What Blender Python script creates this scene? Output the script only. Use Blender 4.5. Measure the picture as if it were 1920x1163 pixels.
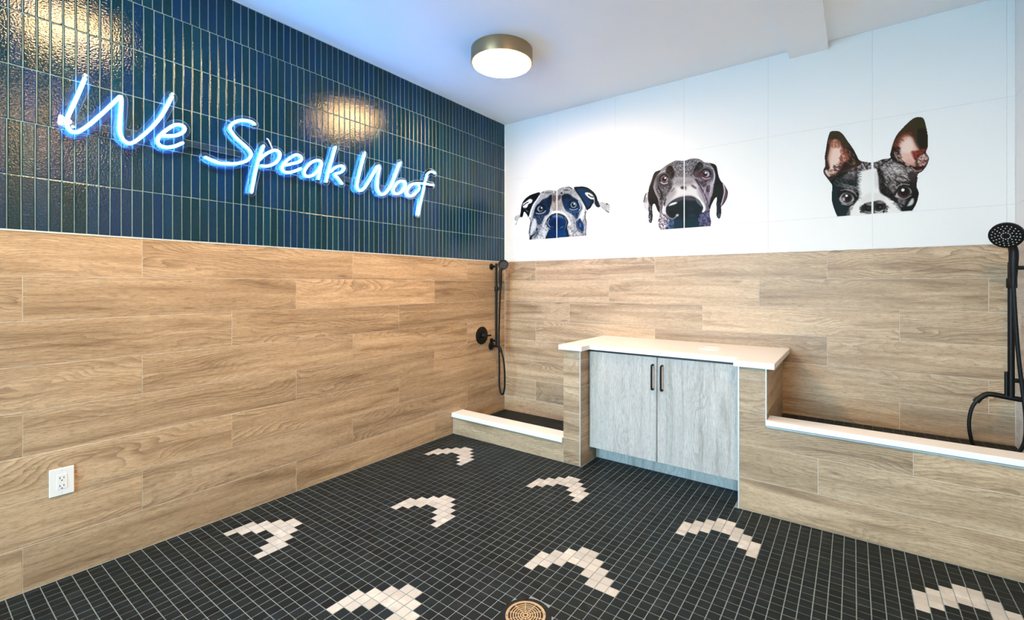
import bpy, math, random
import numpy as np
from mathutils import Vector, Matrix

for o in list(bpy.data.objects):
    bpy.data.objects.remove(o)
sc = bpy.context.scene
COL = sc.collection
random.seed(7)

# ------------------------------------------------------------------ camera
cam_d = bpy.data.cameras.new('camera')
cam_d.sensor_width = 36.0
cam_d.lens = 857.42 * 36.0 / 1920.0
cam_d.shift_x = -(986.67 - 960.0) / 1920.0
cam_d.shift_y = -(581.5 - 533.96) / 1920.0
cam_d.clip_start = 0.05
cam = bpy.data.objects.new('camera', cam_d)
cam.location = (2.9388, -3.7288, 1.3423)
cam.rotation_euler = (math.radians(90), 0, math.radians(35.5567))
COL.objects.link(cam)
sc.camera = cam

# ------------------------------------------------------------------ world, exposure, render helpers
world = bpy.data.worlds.new('overcast_sky')
sc.world = world
world.use_nodes = True
bg = world.node_tree.nodes['Background']
bg.inputs[0].default_value = (0.44, 0.77, 1.0, 1)
bg.inputs[1].default_value = 28.0
sc.view_settings.view_transform = 'Standard'
sc.view_settings.look = 'None'
sc.view_settings.gamma = 1.0
sc.view_settings.use_curve_mapping = False
sc.view_settings.exposure = 0.27
sc.cycles.use_denoising = True
sc.cycles.max_bounces = 10
sc.cycles.diffuse_bounces = 6
sc.cycles.sample_clamp_indirect = 8.0
LAMP_STRENGTH = 105.0
LAMP_COLOR = (1.0, 0.64, 0.29)
NEON_STRENGTH = 52.0
NEON_COLOR = (0.05, 0.34, 1.0)
# daylight portal at the glazed shop front behind the camera
pl = bpy.data.lights.new('shopfront_portal', 'AREA')
pl.shape = 'RECTANGLE'; pl.size = 2.1; pl.size_y = 2.6
pl.cycles.is_portal = True
po = bpy.data.objects.new('shopfront_portal', pl)
po.location = (1.2, -7.02, 1.4); po.rotation_euler = (math.radians(90), 0, 0)
COL.objects.link(po)

# ------------------------------------------------------------------ room sizes (metres)
RW = 3.69          # room width (left wall x=0, right wall x=RW)
YB = 0.0           # back wall
YF = -7.0          # front (glazed) wall
H = 3.0            # ceiling
WT = 1.577         # top of the wood-look planks
YP = -0.755        # front of the low walls
PITCH = 0.1971     # plank row

# ------------------------------------------------------------------ materials
def new_mat(name):
    m = bpy.data.materials.new(name); m.use_nodes = True
    nt = m.node_tree
    return m, nt, nt.nodes['Principled BSDF']

def N(nt, kind, **kw):
    n = nt.nodes.new(kind)
    for k, v in kw.items():
        setattr(n, k, v)
    return n

def srgb(r, g, b):
    f = lambda c: (c / 255) / 12.92 if c / 255 <= 0.04045 else ((c / 255 + 0.055) / 1.055) ** 2.4
    return (f(r), f(g), f(b), 1)

def plain(name, col, rough=0.5, metal=0.0, spec=0.5):
    m, nt, p = new_mat(name)
    p.inputs['Base Color'].default_value = col
    p.inputs['Roughness'].default_value = rough
    p.inputs['Metallic'].default_value = metal
    p.inputs['Specular IOR Level'].default_value = spec
    return m

def math_n(nt, op, a, b=None, c=None):
    n = N(nt, 'ShaderNodeMath', operation=op)
    for i, v in enumerate((a, b, c)):
        if v is None: continue
        if isinstance(v, (int, float)): n.inputs[i].default_value = v
        else: nt.links.new(v, n.inputs[i])
    return n.outputs[0]

def mixc(nt, fac, a, b, blend='MIX'):
    n = N(nt, 'ShaderNodeMix', data_type='RGBA', blend_type=blend)
    for sock, v in ((n.inputs[0], fac), (n.inputs[6], a), (n.inputs[7], b)):
        if isinstance(v, (int, float)): sock.default_value = v
        elif isinstance(v, tuple): sock.default_value = v
        else: nt.links.new(v, sock)
    return n.outputs[2]

def ramp(nt, fac, stops):
    r = N(nt, 'ShaderNodeValToRGB')
    e = r.color_ramp.elements
    while len(e) < len(stops): e.new(0.5)
    for el, (p, c) in zip(e, stops):
        el.position = p; el.color = c
    nt.links.new(fac, r.inputs[0])
    return r.outputs[0]

def wood_mat(name, dark, mid, light, vertical=False, tone=0.26, rough=0.45, bump=0.12, line=0.65):
    """porcelain / laminate wood print: grain runs along local X (or local Z when vertical)"""
    m, nt, p = new_mat(name)
    tc = N(nt, 'ShaderNodeTexCoord'); oi = N(nt, 'ShaderNodeObjectInfo')
    sep = N(nt, 'ShaderNodeSeparateXYZ'); nt.links.new(tc.outputs['Object'], sep.inputs[0])
    along, across = (sep.outputs[2], sep.outputs[0]) if vertical else (sep.outputs[0], sep.outputs[2])
    r = oi.outputs['Random']
    u = math_n(nt, 'ADD', along, math_n(nt, 'MULTIPLY', r, 57.0))
    v = math_n(nt, 'ADD', across, math_n(nt, 'MULTIPLY', math_n(nt, 'FRACT', math_n(nt, 'MULTIPLY', r, 17.3)), 23.0))
    def vec(su, sv, w=0.0):
        c = N(nt, 'ShaderNodeCombineXYZ')
        nt.links.new(math_n(nt, 'MULTIPLY', u, su), c.inputs[0])
        nt.links.new(math_n(nt, 'MULTIPLY', v, sv), c.inputs[1])
        c.inputs[2].default_value = w
        return c.outputs[0]
    def noise(vv, scale, detail=4, rough_=0.55, dist=0.0):
        n = N(nt, 'ShaderNodeTexNoise')
        nt.links.new(vv, n.inputs['Vector'])
        n.inputs['Scale'].default_value = scale; n.inputs['Detail'].default_value = detail
        n.inputs['Roughness'].default_value = rough_; n.inputs['Distortion'].default_value = dist
        return n.outputs[0]
    warp = noise(vec(1.0, 3.0, 3.1), 1.6, 2)
    broad = noise(vec(0.9, 11.0, 1.0), 1.5, 5, 0.6, 0.7)
    # cathedral growth rings: across + slow warp, wrapped many times
    ring = math_n(nt, 'ADD', math_n(nt, 'MULTIPLY', across, 60.0),
                  math_n(nt, 'MULTIPLY', noise(vec(0.8, 2.6, 7.0), 1.5, 2, 0.4), 26.0))
    ring = math_n(nt, 'ADD', ring, math_n(nt, 'MULTIPLY', noise(vec(5.0, 14.0, 5.0), 2.0, 3), 1.2))
    saw = math_n(nt, 'FRACT', ring)
    saw = math_n(nt, 'POWER', saw, 2.5)
    fibre = noise(vec(9.0, 210.0, 2.0), 1.6, 3, 0.7)
    pores = noise(vec(26.0, 330.0, 9.0), 1.0, 2, 0.8)
    knotv = N(nt, 'ShaderNodeTexVoronoi'); nt.links.new(vec(1.15, 5.2, 0.0), knotv.inputs['Vector'])
    knotv.inputs['Scale'].default_value = 1.25; knotv.inputs['Randomness'].default_value = 1.0
    knot = math_n(nt, 'SUBTRACT', 1.0, math_n(nt, 'MULTIPLY', knotv.outputs['Distance'], 13.0))
    knot = N(nt, 'ShaderNodeClamp').outputs[0] if False else math_n(nt, 'MAXIMUM', knot, 0.0)
    kd2 = tuple(c * 0.62 for c in dark[:3]) + (1,)
    col = ramp(nt, broad, [(0.27, dark), (0.45, mid), (0.68, light)])
    ringmask = noise(vec(0.7, 4.0, 11.0), 1.3, 2)
    ringmask = math_n(nt, 'MULTIPLY', math_n(nt, 'SUBTRACT', ringmask, 0.36), 4.0)
    ringmask = math_n(nt, 'MINIMUM', math_n(nt, 'MAXIMUM', ringmask, 0.0), 1.0)
    col = mixc(nt, math_n(nt, 'MULTIPLY', math_n(nt, 'MULTIPLY', saw, ringmask), line), col, kd2)
    col = mixc(nt, math_n(nt, 'MULTIPLY', math_n(nt, 'GREATER_THAN', pores, 0.57), 0.45), col, kd2)
    lum = math_n(nt, 'ADD', 0.52, math_n(nt, 'MULTIPLY', fibre, 0.96))
    tonev = math_n(nt, 'ADD', 1.0 - tone / 2, math_n(nt, 'MULTIPLY', math_n(nt, 'FRACT', math_n(nt, 'MULTIPLY', r, 91.7)), tone))
    lum = math_n(nt, 'MULTIPLY', lum, tonev)
    g = N(nt, 'ShaderNodeCombineColor')
    for i in range(3): nt.links.new(lum, g.inputs[i])
    col = mixc(nt, 1.0, col, g.outputs[0], 'MULTIPLY')
    kd = tuple(c * 0.35 for c in dark[:3]) + (1,)
    col = mixc(nt, math_n(nt, 'MULTIPLY', knot, 0.8), col, kd)
    nt.links.new(col, p.inputs['Base Color'])
    p.inputs['Roughness'].default_value = rough
    b = N(nt, 'ShaderNodeBump'); b.inputs['Strength'].default_value = bump; b.inputs['Distance'].default_value = 0.002
    nt.links.new(fibre, b.inputs['Height']); nt.links.new(b.outputs[0], p.inputs['Normal'])
    return m

def island_random(nt):
    g = N(nt, 'ShaderNodeNewGeometry'); oi = N(nt, 'ShaderNodeObjectInfo')
    a = math_n(nt, 'ADD', g.outputs['Random Per Island'], oi.outputs['Random'])
    return math_n(nt, 'FRACT', math_n(nt, 'MULTIPLY', a, 7.31))

def glaze_mat():
    m, nt, p = new_mat('blue_green_glaze')
    r = island_random(nt)
    g = N(nt, 'ShaderNodeNewGeometry')
    base = ramp(nt, r, [(0.0, srgb(0, 45, 56)), (0.45, srgb(0, 48, 73)), (0.8, srgb(0, 45, 90)), (1.0, srgb(2, 60, 78))])
    n = N(nt, 'ShaderNodeTexNoise'); nt.links.new(g.outputs['Position'], n.inputs['Vector'])
    n.inputs['Scale'].default_value = 55; n.inputs['Detail'].default_value = 3
    col = mixc(nt, math_n(nt, 'MULTIPLY', n.outputs[0], 0.6), base, srgb(1, 24, 40))
    nt.links.new(col, p.inputs['Base Color'])
    p.inputs['Roughness'].default_value = 0.07
    p.inputs['Specular IOR Level'].default_value = 0.36
    n2 = N(nt, 'ShaderNodeTexNoise'); nt.links.new(g.outputs['Position'], n2.inputs['Vector'])
    n2.inputs['Scale'].default_value = 125; n2.inputs['Detail'].default_value = 2; n2.inputs['Roughness'].default_value = 0.5
    n3 = N(nt, 'ShaderNodeTexNoise'); nt.links.new(g.outputs['Position'], n3.inputs['Vector'])
    n3.inputs['Scale'].default_value = 22
    hgt = math_n(nt, 'ADD', n2.outputs[0], math_n(nt, 'MULTIPLY', n3.outputs[0], 0.5))
    b = N(nt, 'ShaderNodeBump'); b.inputs['Strength'].default_value = 0.6; b.inputs['Distance'].default_value = 0.0017
    nt.links.new(hgt, b.inputs['Height']); nt.links.new(b.outputs[0], p.inputs['Normal'])
    return m

def slate_mat(name, a, bcol, rough=0.42):
    m, nt, p = new_mat(name)
    r = island_random(nt); g = N(nt, 'ShaderNodeNewGeometry')
    base = ramp(nt, r, [(0.0, a), (1.0, bcol)])
    n = N(nt, 'ShaderNodeTexNoise'); nt.links.new(g.outputs['Position'], n.inputs['Vector'])
    n.inputs['Scale'].default_value = 9; n.inputs['Detail'].default_value = 8; n.inputs['Roughness'].default_value = 0.68
    haze = ramp(nt, n.outputs[0], [(0.52, (0, 0, 0, 1)), (0.80, (1, 1, 1, 1))])
    lighter = tuple(min(1, c * 2.4 + 0.03) for c in a[:3]) + (1,)
    col = mixc(nt, math_n(nt, 'MULTIPLY', haze, 0.6), base, lighter)
    nt.links.new(col, p.inputs['Base Color'])
    nt.links.new(math_n(nt, 'ADD', rough, math_n(nt, 'MULTIPLY', n.outputs[0], 0.15)), p.inputs['Roughness'])
    p.inputs['Specular IOR Level'].default_value = 0.2
    return m

def grout_mat(name, col, scale=60):
    m, nt, p = new_mat(name)
    g = N(nt, 'ShaderNodeNewGeometry')
    n = N(nt, 'ShaderNodeTexNoise'); nt.links.new(g.outputs['Position'], n.inputs['Vector'])
    n.inputs['Scale'].default_value = scale; n.inputs['Detail'].default_value = 3
    nt.links.new(mixc(nt, n.outputs[0], tuple(c * 0.75 for c in col[:3]) + (1,), tuple(min(1, c * 1.2) for c in col[:3]) + (1,)), p.inputs['Base Color'])
    p.inputs['Roughness'].default_value = 0.85
    return m

def paint_mat(name, col, rough=0.7, amount=0.03):
    m, nt, p = new_mat(name)
    g = N(nt, 'ShaderNodeNewGeometry')
    n = N(nt, 'ShaderNodeTexNoise'); nt.links.new(g.outputs['Position'], n.inputs['Vector'])
    n.inputs['Scale'].default_value = 3; n.inputs['Detail'].default_value = 4
    lo = tuple(c * (1 - amount) for c in col[:3]) + (1,)
    nt.links.new(mixc(nt, n.outputs[0], lo, col), p.inputs['Base Color'])
    p.inputs['Roughness'].default_value = rough
    return m

def emit_mat(name, col, strength):
    m, nt, p = new_mat(name)
    p.inputs['Base Color'].default_value = (0.8, 0.8, 0.8, 1)
    p.inputs['Emission Color'].default_value = tuple(col) + (1,)
    p.inputs['Emission Strength'].default_value = strength
    return m

def clear_mat(name, tint=(1, 1, 1, 1), gloss=1.0, ior=1.49):
    m = bpy.data.materials.new(name); m.use_nodes = True
    nt = m.node_tree; nt.nodes.clear()
    out = N(nt, 'ShaderNodeOutputMaterial'); mx = N(nt, 'ShaderNodeMixShader')
    tr = N(nt, 'ShaderNodeBsdfTransparent'); tr.inputs[0].default_value = tint
    gl = N(nt, 'ShaderNodeBsdfGlossy'); gl.inputs['Roughness'].default_value = 0.03
    fr = N(nt, 'ShaderNodeFresnel'); fr.inputs[0].default_value = ior
    nt.links.new(math_n(nt, 'MULTIPLY', fr.outputs[0], gloss), mx.inputs[0])
    nt.links.new(tr.outputs[0], mx.inputs[1]); nt.links.new(gl.outputs[0], mx.inputs[2]); nt.links.new(mx.outputs[0], out.inputs[0])
    return m

def edge_mat():
    m = bpy.data.materials.new('cut_acrylic_edge'); m.use_nodes = True
    nt = m.node_tree; nt.nodes.clear()
    out = N(nt, 'ShaderNodeOutputMaterial'); mx = N(nt, 'ShaderNodeMixShader')
    tr = N(nt, 'ShaderNodeBsdfTransparent')
    df = N(nt, 'ShaderNodeBsdfTranslucent'); df.inputs[0].default_value = (0.85, 0.9, 0.95, 1)
    d2 = N(nt, 'ShaderNodeBsdfDiffuse'); d2.inputs[0].default_value = (0.8, 0.87, 0.92, 1)
    ad = N(nt, 'ShaderNodeMixShader'); ad.inputs[0].default_value = 0.5
    nt.links.new(df.outputs[0], ad.inputs[1]); nt.links.new(d2.outputs[0], ad.inputs[2])
    mx.inputs[0].default_value = 0.45
    nt.links.new(tr.outputs[0], mx.inputs[1]); nt.links.new(ad.outputs[0], mx.inputs[2]); nt.links.new(mx.outputs[0], out.inputs[0])
    return m

M = {}
M['plank'] = wood_mat('wood_look_porcelain', srgb(126, 100, 74), srgb(176, 149, 119), srgb(202, 176, 145))
M['door'] = wood_mat('grey_oak_laminate', srgb(146, 142, 136), srgb(184, 181, 177), srgb(199, 197, 194), vertical=True, tone=0.02, rough=0.5, line=0.4)
M['glaze'] = glaze_mat()
M['slate'] = slate_mat('charcoal_mosaic', srgb(10, 18, 22), srgb(20, 30, 35))
M['ivory'] = slate_mat('ivory_mosaic', srgb(172, 171, 168), srgb(192, 190, 186), 0.5)
M['grout_floor'] = grout_mat('grey_floor_grout', srgb(128, 144, 148))
M['grout_dark'] = grout_mat('shower_floor_grout', srgb(84, 88, 88))
M['grout_wood'] = grout_mat('beige_grout', srgb(208, 198, 182))
M['grout_blue'] = grout_mat('slate_grout', srgb(118, 148, 154))
M['grout_white'] = grout_mat('pale_grout', srgb(205, 206, 206))
M['white_tile'] = paint_mat('satin_white_tile', (0.73, 0.73, 0.725, 1), 0.5, 0.01)
M['ceiling'] = paint_mat('ceiling_paint', (0.90, 0.90, 0.895, 1), 0.8)
M['paint'] = paint_mat('white_wall_paint', (0.80, 0.80, 0.79, 1), 0.7)
M['quartz'] = paint_mat('white_quartz', (0.88, 0.87, 0.86, 1), 0.25, 0.04)
M['trim'] = plain('brushed_edge_trim', srgb(214, 218, 222), 0.4, 0.4)
M['black'] = plain('matte_black_metal', srgb(7, 7, 7), 0.45, 0.0, 0.3)
M['rubber'] = plain('black_hose', srgb(8, 8, 8), 0.5, 0.0, 0.3)
M['nozzle'] = plain('grey_rubber_nozzle', srgb(190, 194, 198), 0.5)
M['plastic'] = plain('white_plastic', (0.82, 0.83, 0.84, 1), 0.35)
M['hole'] = plain('dark_slot', srgb(20, 18, 18), 0.6)
M['bronze'] = plain('brushed_bronze', srgb(150, 128, 98), 0.38, 0.7)
M['brass'] = plain('satin_brass', srgb(214, 186, 150), 0.35, 0.75)
M['lamp'] = emit_mat('lit_lamp_diffuser', LAMP_COLOR, LAMP_STRENGTH)
M['neon'] = emit_mat('lit_neon_tube', NEON_COLOR, NEON_STRENGTH)
M['acrylic'] = clear_mat('clear_acrylic', (0.97, 0.985, 1, 1))
M['acrylic_edge'] = edge_mat()
M['paper'] = plain('cream_backing_paper', srgb(226, 208, 190), 0.8)
M['glass'] = clear_mat('window_glass', (0.97, 0.99, 0.98, 1), 1.0, 1.5)
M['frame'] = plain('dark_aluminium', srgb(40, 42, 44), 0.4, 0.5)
M['pavement'] = grout_mat('concrete_pavement', srgb(196, 194, 190), 8)  # kept pale to throw daylight up at the ceiling

# ------------------------------------------------------------------ mesh helpers
class MB:
    def __init__(s): s.v = []; s.f = []; s.m = []
    def add(s, vs, fs, mi=0):
        b = len(s.v); s.v += [tuple(map(float, v)) for v in vs]; s.f += [tuple(b + i for i in f) for f in fs]; s.m += [mi] * len(fs)
        return s
    def box(s, x0, x1, y0, y1, z0, z1, mi=0):
        vs = [(x, y, z) for z in (z0, z1) for y in (y0, y1) for x in (x0, x1)]
        return s.add(vs, [(0, 2, 3, 1), (4, 5, 7, 6), (0, 1, 5, 4), (2, 6, 7, 3), (0, 4, 6, 2), (1, 3, 7, 5)], mi)
    def cbox(s, x0, x1, y0, y1, z0, z1, c, mi=0):
        """box with every edge chamfered by c"""
        pts = []; idx = {}
        for ix, x in enumerate((x0, x1)):
            for iy, y in enumerate((y0, y1)):
                for iz, z in enumerate((z0, z1)):
                    sx, sy, sz = (1 if ix == 0 else -1), (1 if iy == 0 else -1), (1 if iz == 0 else -1)
                    idx[ix, iy, iz, 'x'] = len(pts); pts.append((x, y + sy * c, z + sz * c))
                    idx[ix, iy, iz, 'y'] = len(pts); pts.append((x + sx * c, y, z + sz * c))
                    idx[ix, iy, iz, 'z'] = len(pts); pts.append((x + sx * c, y + sy * c, z))
        fs = []
        I = idx
        for a in (0, 1):
            q = [I[a, 0, 0, 'x'], I[a, 1, 0, 'x'], I[a, 1, 1, 'x'], I[a, 0, 1, 'x']]; fs.append(q if a else q[::-1])
            q = [I[0, a, 0, 'y'], I[1, a, 0, 'y'], I[1, a, 1, 'y'], I[0, a, 1, 'y']]; fs.append(q[::-1] if a else q)
            q = [I[0, 0, a, 'z'], I[1, 0, a, 'z'], I[1, 1, a, 'z'], I[0, 1, a, 'z']]; fs.append(q if a else q[::-1])
        for a in (0, 1):
            for b in (0, 1):
                fl = (a ^ b)
                q = [I[a, b, 0, 'x'], I[a, b, 0, 'y'], I[a, b, 1, 'y'], I[a, b, 1, 'x']]; fs.append(q if not fl else q[::-1])
                q = [I[a, 0, b, 'x'], I[a, 1, b, 'x'], I[a, 1, b, 'z'], I[a, 0, b, 'z']]; fs.append(q if not fl else q[::-1])
                q = [I[0, a, b, 'y'], I[0, a, b, 'z'], I[1, a, b, 'z'], I[1, a, b, 'y']]; fs.append(q if not fl else q[::-1])
                for c_ in (0, 1):
                    q = [I[a, b, c_, 'x'], I[a, b, c_, 'y'], I[a, b, c_, 'z']]
                    fs.append(q[::-1] if (a ^ b ^ c_) else q)
        return s.add(pts, fs, mi)
    def tube(s, pts, r, n=12, mi=0, caps=True, closed=False):
        P = [Vector(p) for p in pts]; m = len(P)
        rr = r if isinstance(r, (list, tuple)) else [r] * m
        b = len(s.v); up = None
        for i in range(m):
            if closed: t = P[(i + 1) % m] - P[i - 1]
            else: t = P[min(i + 1, m - 1)] - P[max(i - 1, 0)]
            t.normalize()
            if up is None:
                a = Vector((0, 0, 1)) if abs(t.z) < 0.9 else Vector((1, 0, 0))
                up = (a - t * a.dot(t)).normalized()
            else:
                up = (up - t * up.dot(t)).normalized()
            sd = t.cross(up)
            for k in range(n):
                an = 2 * math.pi * k / n
                s.v.append(tuple(P[i] + (up * math.cos(an) + sd * math.sin(an)) * rr[i]))
        rng = m if closed else m - 1
        for i in range(rng):
            for k in range(n):
                a0 = b + i * n + k; a1 = b + i * n + (k + 1) % n
                c0 = b + ((i + 1) % m) * n + k; c1 = b + ((i + 1) % m) * n + (k + 1) % n
                s.f.append((a0, a1, c1, c0)); s.m.append(mi)
        if caps and not closed:
            s.f.append(tuple(b + k for k in range(n))[::-1]); s.m.append(mi)
            s.f.append(tuple(b + (m - 1) * n + k for k in range(n))); s.m.append(mi)
        return s
    def lathe(s, prof, c, axis, n=32, mi=0):
        """prof = [(radius, height along axis)]"""
        ax = Vector(axis).normalized()
        a = Vector((0, 0, 1)) if abs(ax.z) < 0.9 else Vector((1, 0, 0))
        u = (a - ax * a.dot(ax)).normalized(); w = ax.cross(u); c = Vector(c)
        b = len(s.v)
        for r, h in prof:
            for k in range(n):
                t = 2 * math.pi * k / n
                s.v.append(tuple(c + ax * h + (u * math.cos(t) + w * math.sin(t)) * r))
        for i in range(len(prof) - 1):
            for k in range(n):
                k1 = (k + 1) % n
                s.f.append((b + i * n + k, b + i * n + k1, b + (i + 1) * n + k1, b + (i + 1) * n + k)); s.m.append(mi)
        s.f.append(tuple(b + k for k in range(n))[::-1]); s.m.append(mi)
        e = b + (len(prof) - 1) * n
        s.f.append(tuple(e + k for k in range(n))); s.m.append(mi)
        return s
    def mesh(s, name, mats, smooth=False):
        me = bpy.data.meshes.new(name); me.from_pydata(s.v, [], s.f)
        for m in (mats if isinstance(mats, (list, tuple)) else [mats]): me.materials.append(m)
        if len(set(s.m)) > 1: me.polygons.foreach_set('material_index', s.m)
        if smooth:
            me.polygons.foreach_set('use_smooth', [True] * len(me.polygons))
            me.set_sharp_from_angle(angle=math.radians(40))
        me.update(); return me
    def build(s, name, mats, parent=None, smooth=False, loc=(0, 0, 0)):
        return link(name, s.mesh(name, mats, smooth), parent, loc)

def link(name, data, parent=None, loc=(0, 0, 0), rot=None):
    o = bpy.data.objects.new(name, data); COL.objects.link(o)
    o.parent = parent; o.location = loc
    if rot: o.rotation_euler = rot
    return o

def tag(o, label=None, cat=None, group=None, kind=None):
    if label: o['label'] = label
    if cat: o['category'] = cat
    if group: o['group'] = group
    if kind: o['kind'] = kind
    return o

def empty(name, loc, label, cat, group=None):
    o = bpy.data.objects.new(name, None); COL.objects.link(o)
    o.empty_display_size = 0.05; o.location = loc
    return tag(o, label, cat, group)

def spline(pts, n=6, closed=False):
    P = [Vector(p) for p in pts]; out = []; m = len(P)
    for i in range(m if closed else m - 1):
        if closed: a, b, c, d = P[i - 1], P[i], P[(i + 1) % m], P[(i + 2) % m]
        else: a, b, c, d = P[max(i - 1, 0)], P[i], P[i + 1], P[min(i + 2, m - 1)]
        for k in range(n):
            t = k / n
            out.append(0.5 * ((2 * b) + (c - a) * t + (2 * a - 5 * b + 4 * c - d) * t * t + (3 * b - a - 3 * c + d) * t ** 3))
    if not closed: out.append(P[-1])
    return out

_cache = {}
def plank_mesh(l, h, t=0.009, c=0.0009, mat='plank', nm='plank'):
    k = (round(l, 4), round(h, 4), t, mat)
    if k not in _cache:
        # front face at local y=0 facing -y; chamfered front edge only
        x, z = l / 2, h / 2
        vs = [(-x + c, 0, -z + c), (x - c, 0, -z + c), (x - c, 0, z - c), (-x + c, 0, z - c),
              (-x, c, -z), (x, c, -z), (x, c, z), (-x, c, z), (-x, t, -z), (x, t, -z), (x, t, z), (-x, t, z)]
        fs = [(0, 1, 2, 3)] + [(4 + i, 4 + (i + 1) % 4, (i + 1) % 4, i) for i in range(4)] + [(8 + i, 8 + (i + 1) % 4, 4 + (i + 1) % 4, 4 + i) for i in range(4)]
        _cache[k] = MB().add(vs, fs).mesh(nm, M[mat])
    return _cache[k]

ROT = {'-y': 0.0, '+x': math.pi / 2, '-x': -math.pi / 2, '+y': math.pi}
def put_plank(parent, facing, plane, a0, a1, z0, z1, gap=0.0028, mat='plank', name='plank', t=0.009, tilt=0.0):
    l, h = a1 - a0 - gap, z1 - z0 - gap
    if l < 0.004 or h < 0.004: return None
    ac, zc = (a0 + a1) / 2, (z0 + z1) / 2
    loc = {'-y': (ac, plane, zc), '+y': (ac, plane, zc), '+x': (plane, ac, zc), '-x': (plane, ac, zc)}[facing]
    return link(name, plank_mesh(l, h, t, mat=mat, nm=name), parent, loc, (tilt * random.uniform(-1, 1), 0, ROT[facing] + tilt * random.uniform(-1, 1)))

def plank_rows(parent, facing, plane, a0, a1, rows, phases, length=1.203, z0=0.0, clip=None):
    """rows = list of (zlow, zhigh); phases = joint position for each row; clip(a0,a1,z0,z1) -> bool keep"""
    for (lo, hi), ph in zip(rows, phases):
        k = math.floor((a0 - ph) / length)
        s = ph + k * length
        while s < a1 - 1e-4:
            p, q = max(s, a0), min(s + length, a1)
            if q - p > 0.01: put_plank(parent, facing, plane, p, q, lo, hi)
            s += length

# ------------------------------------------------------------------ projection used only to rank repeated tiles by their size in view
_C = np.array((2.9388, -3.7288, 1.3423)); _T = math.radians(35.5567)
_F = np.array((-math.sin(_T), math.cos(_T), 0)); _R = np.array((math.cos(_T), math.sin(_T), 0))
def view_area(corners):
    d = np.array(corners, float) - _C
    a = d @ _F
    if a.min() < 0.2: return 0.0
    x = 986.67 + 857.42 * (d @ _R) / a; y = 533.96 - 857.42 * d[:, 2] / a
    cx, cy = x.mean(), y.mean()
    if not (0 < cx < 1920 and 0 < cy < 1163): return 0.0
    return 0.5 * abs(sum(x[i] * y[(i + 1) % 4] - x[(i + 1) % 4] * y[i] for i in range(4)))

# ------------------------------------------------------------------ floor: mosaic tiles with ivory chevrons
floor = MB().box(-0.1, RW + 0.1, YF - 0.1, 0.1, -0.12, -0.0016).build('floor', M['grout_floor'])
tag(floor, 'charcoal square mosaic floor with ivory chevrons and grey grout', kind='structure')
PX, PY = 0.04958, 0.0508
XG0 = 0.1735 - 3 * PX
YG0 = -1.25
chev = [(c, o + k) for c, o in enumerate((0, 1, 2, 3, 3, 2, 1, 0)) for k in range(3)]
odd = [(c, o + k) for c, o in enumerate((0, 1, 2, 3, 3, 2, 1)) for k in range(3)] + [(7, 1), (7, 2), (8, 1)]
ivory = set()
for n, k in ((0, 0), (20, 0), (40, 0), (60, 0), (10, -14), (30, -14), (50, -14), (0, -28), (20, -28), (40, -28), (60, -28), (10, -42), (30, -42), (50, -42)):
    for c, r in (odd if (n, k) == (30, -14) else chev):
        ivory.add((n + 3 + c, k + r))
GF = 0.0036
def floor_limit(x):
    return -0.515 if 1.303 < x < 2.377 else -0.755
DRAIN = (1.859, -2.223); DR = 0.084
cells = []
i0 = -1; i1 = int(RW / PX) + 1
j0 = int((YF - YG0) / PY) - 1
for i in range(i0, i1 + 1):
    xa, xb = max(0.0, XG0 + i * PX), min(RW, XG0 + (i + 1) * PX)
    if xb - xa < 0.008: continue
    lim = floor_limit((xa + xb) / 2)
    for j in range(j0, 20):
        ya, yb = max(YF, YG0 + j * PY), min(lim, YG0 + (j + 1) * PY)
        if yb - ya < 0.008: continue
        cx, cy = (xa + xb) / 2, (ya + yb) / 2
        if math.hypot(cx - DRAIN[0], cy - DRAIN[1]) < DR + 0.012: continue
        cells.append((xa + GF / 2, xb - GF / 2, ya + GF / 2, yb - GF / 2, (i, j) in ivory))
_tc = {}
def mosaic_mesh(w, d, mat, t=0.006, c=0.0008):
    k = (round(w, 4), round(d, 4), mat)
    if k not in _tc:
        x, y = w / 2, d / 2
        vs = [(-x + c, -y + c, 0), (x - c, -y + c, 0), (x - c, y - c, 0), (-x + c, y - c, 0),
              (-x, -y, -c), (x, -y, -c), (x, y, -c), (-x, y, -c), (-x, -y, -t), (x, -y, -t), (x, y, -t), (-x, y, -t)]
        fs = [(0, 1, 2, 3)] + [(4 + q, 4 + (q + 1) % 4, (q + 1) % 4, q) for q in range(4)] + [(8 + q, 8 + (q + 1) % 4, 4 + (q + 1) % 4, 4 + q) for q in range(4)]
        _tc[k] = MB().add(vs, fs).mesh('floor_tile', M[mat])
    return _tc[k]
area = [view_area([(a, c, 0), (b, c, 0), (b, d, 0), (a, d, 0)]) for a, b, c, d, w in cells]
order = sorted((q for q in range(len(cells)) if not cells[q][4] and area[q] > 0), key=lambda q: -area[q])
single = set(order[:290]) | {q for q in range(len(cells)) if cells[q][4] and area[q] > 0}
field = MB()
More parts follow.
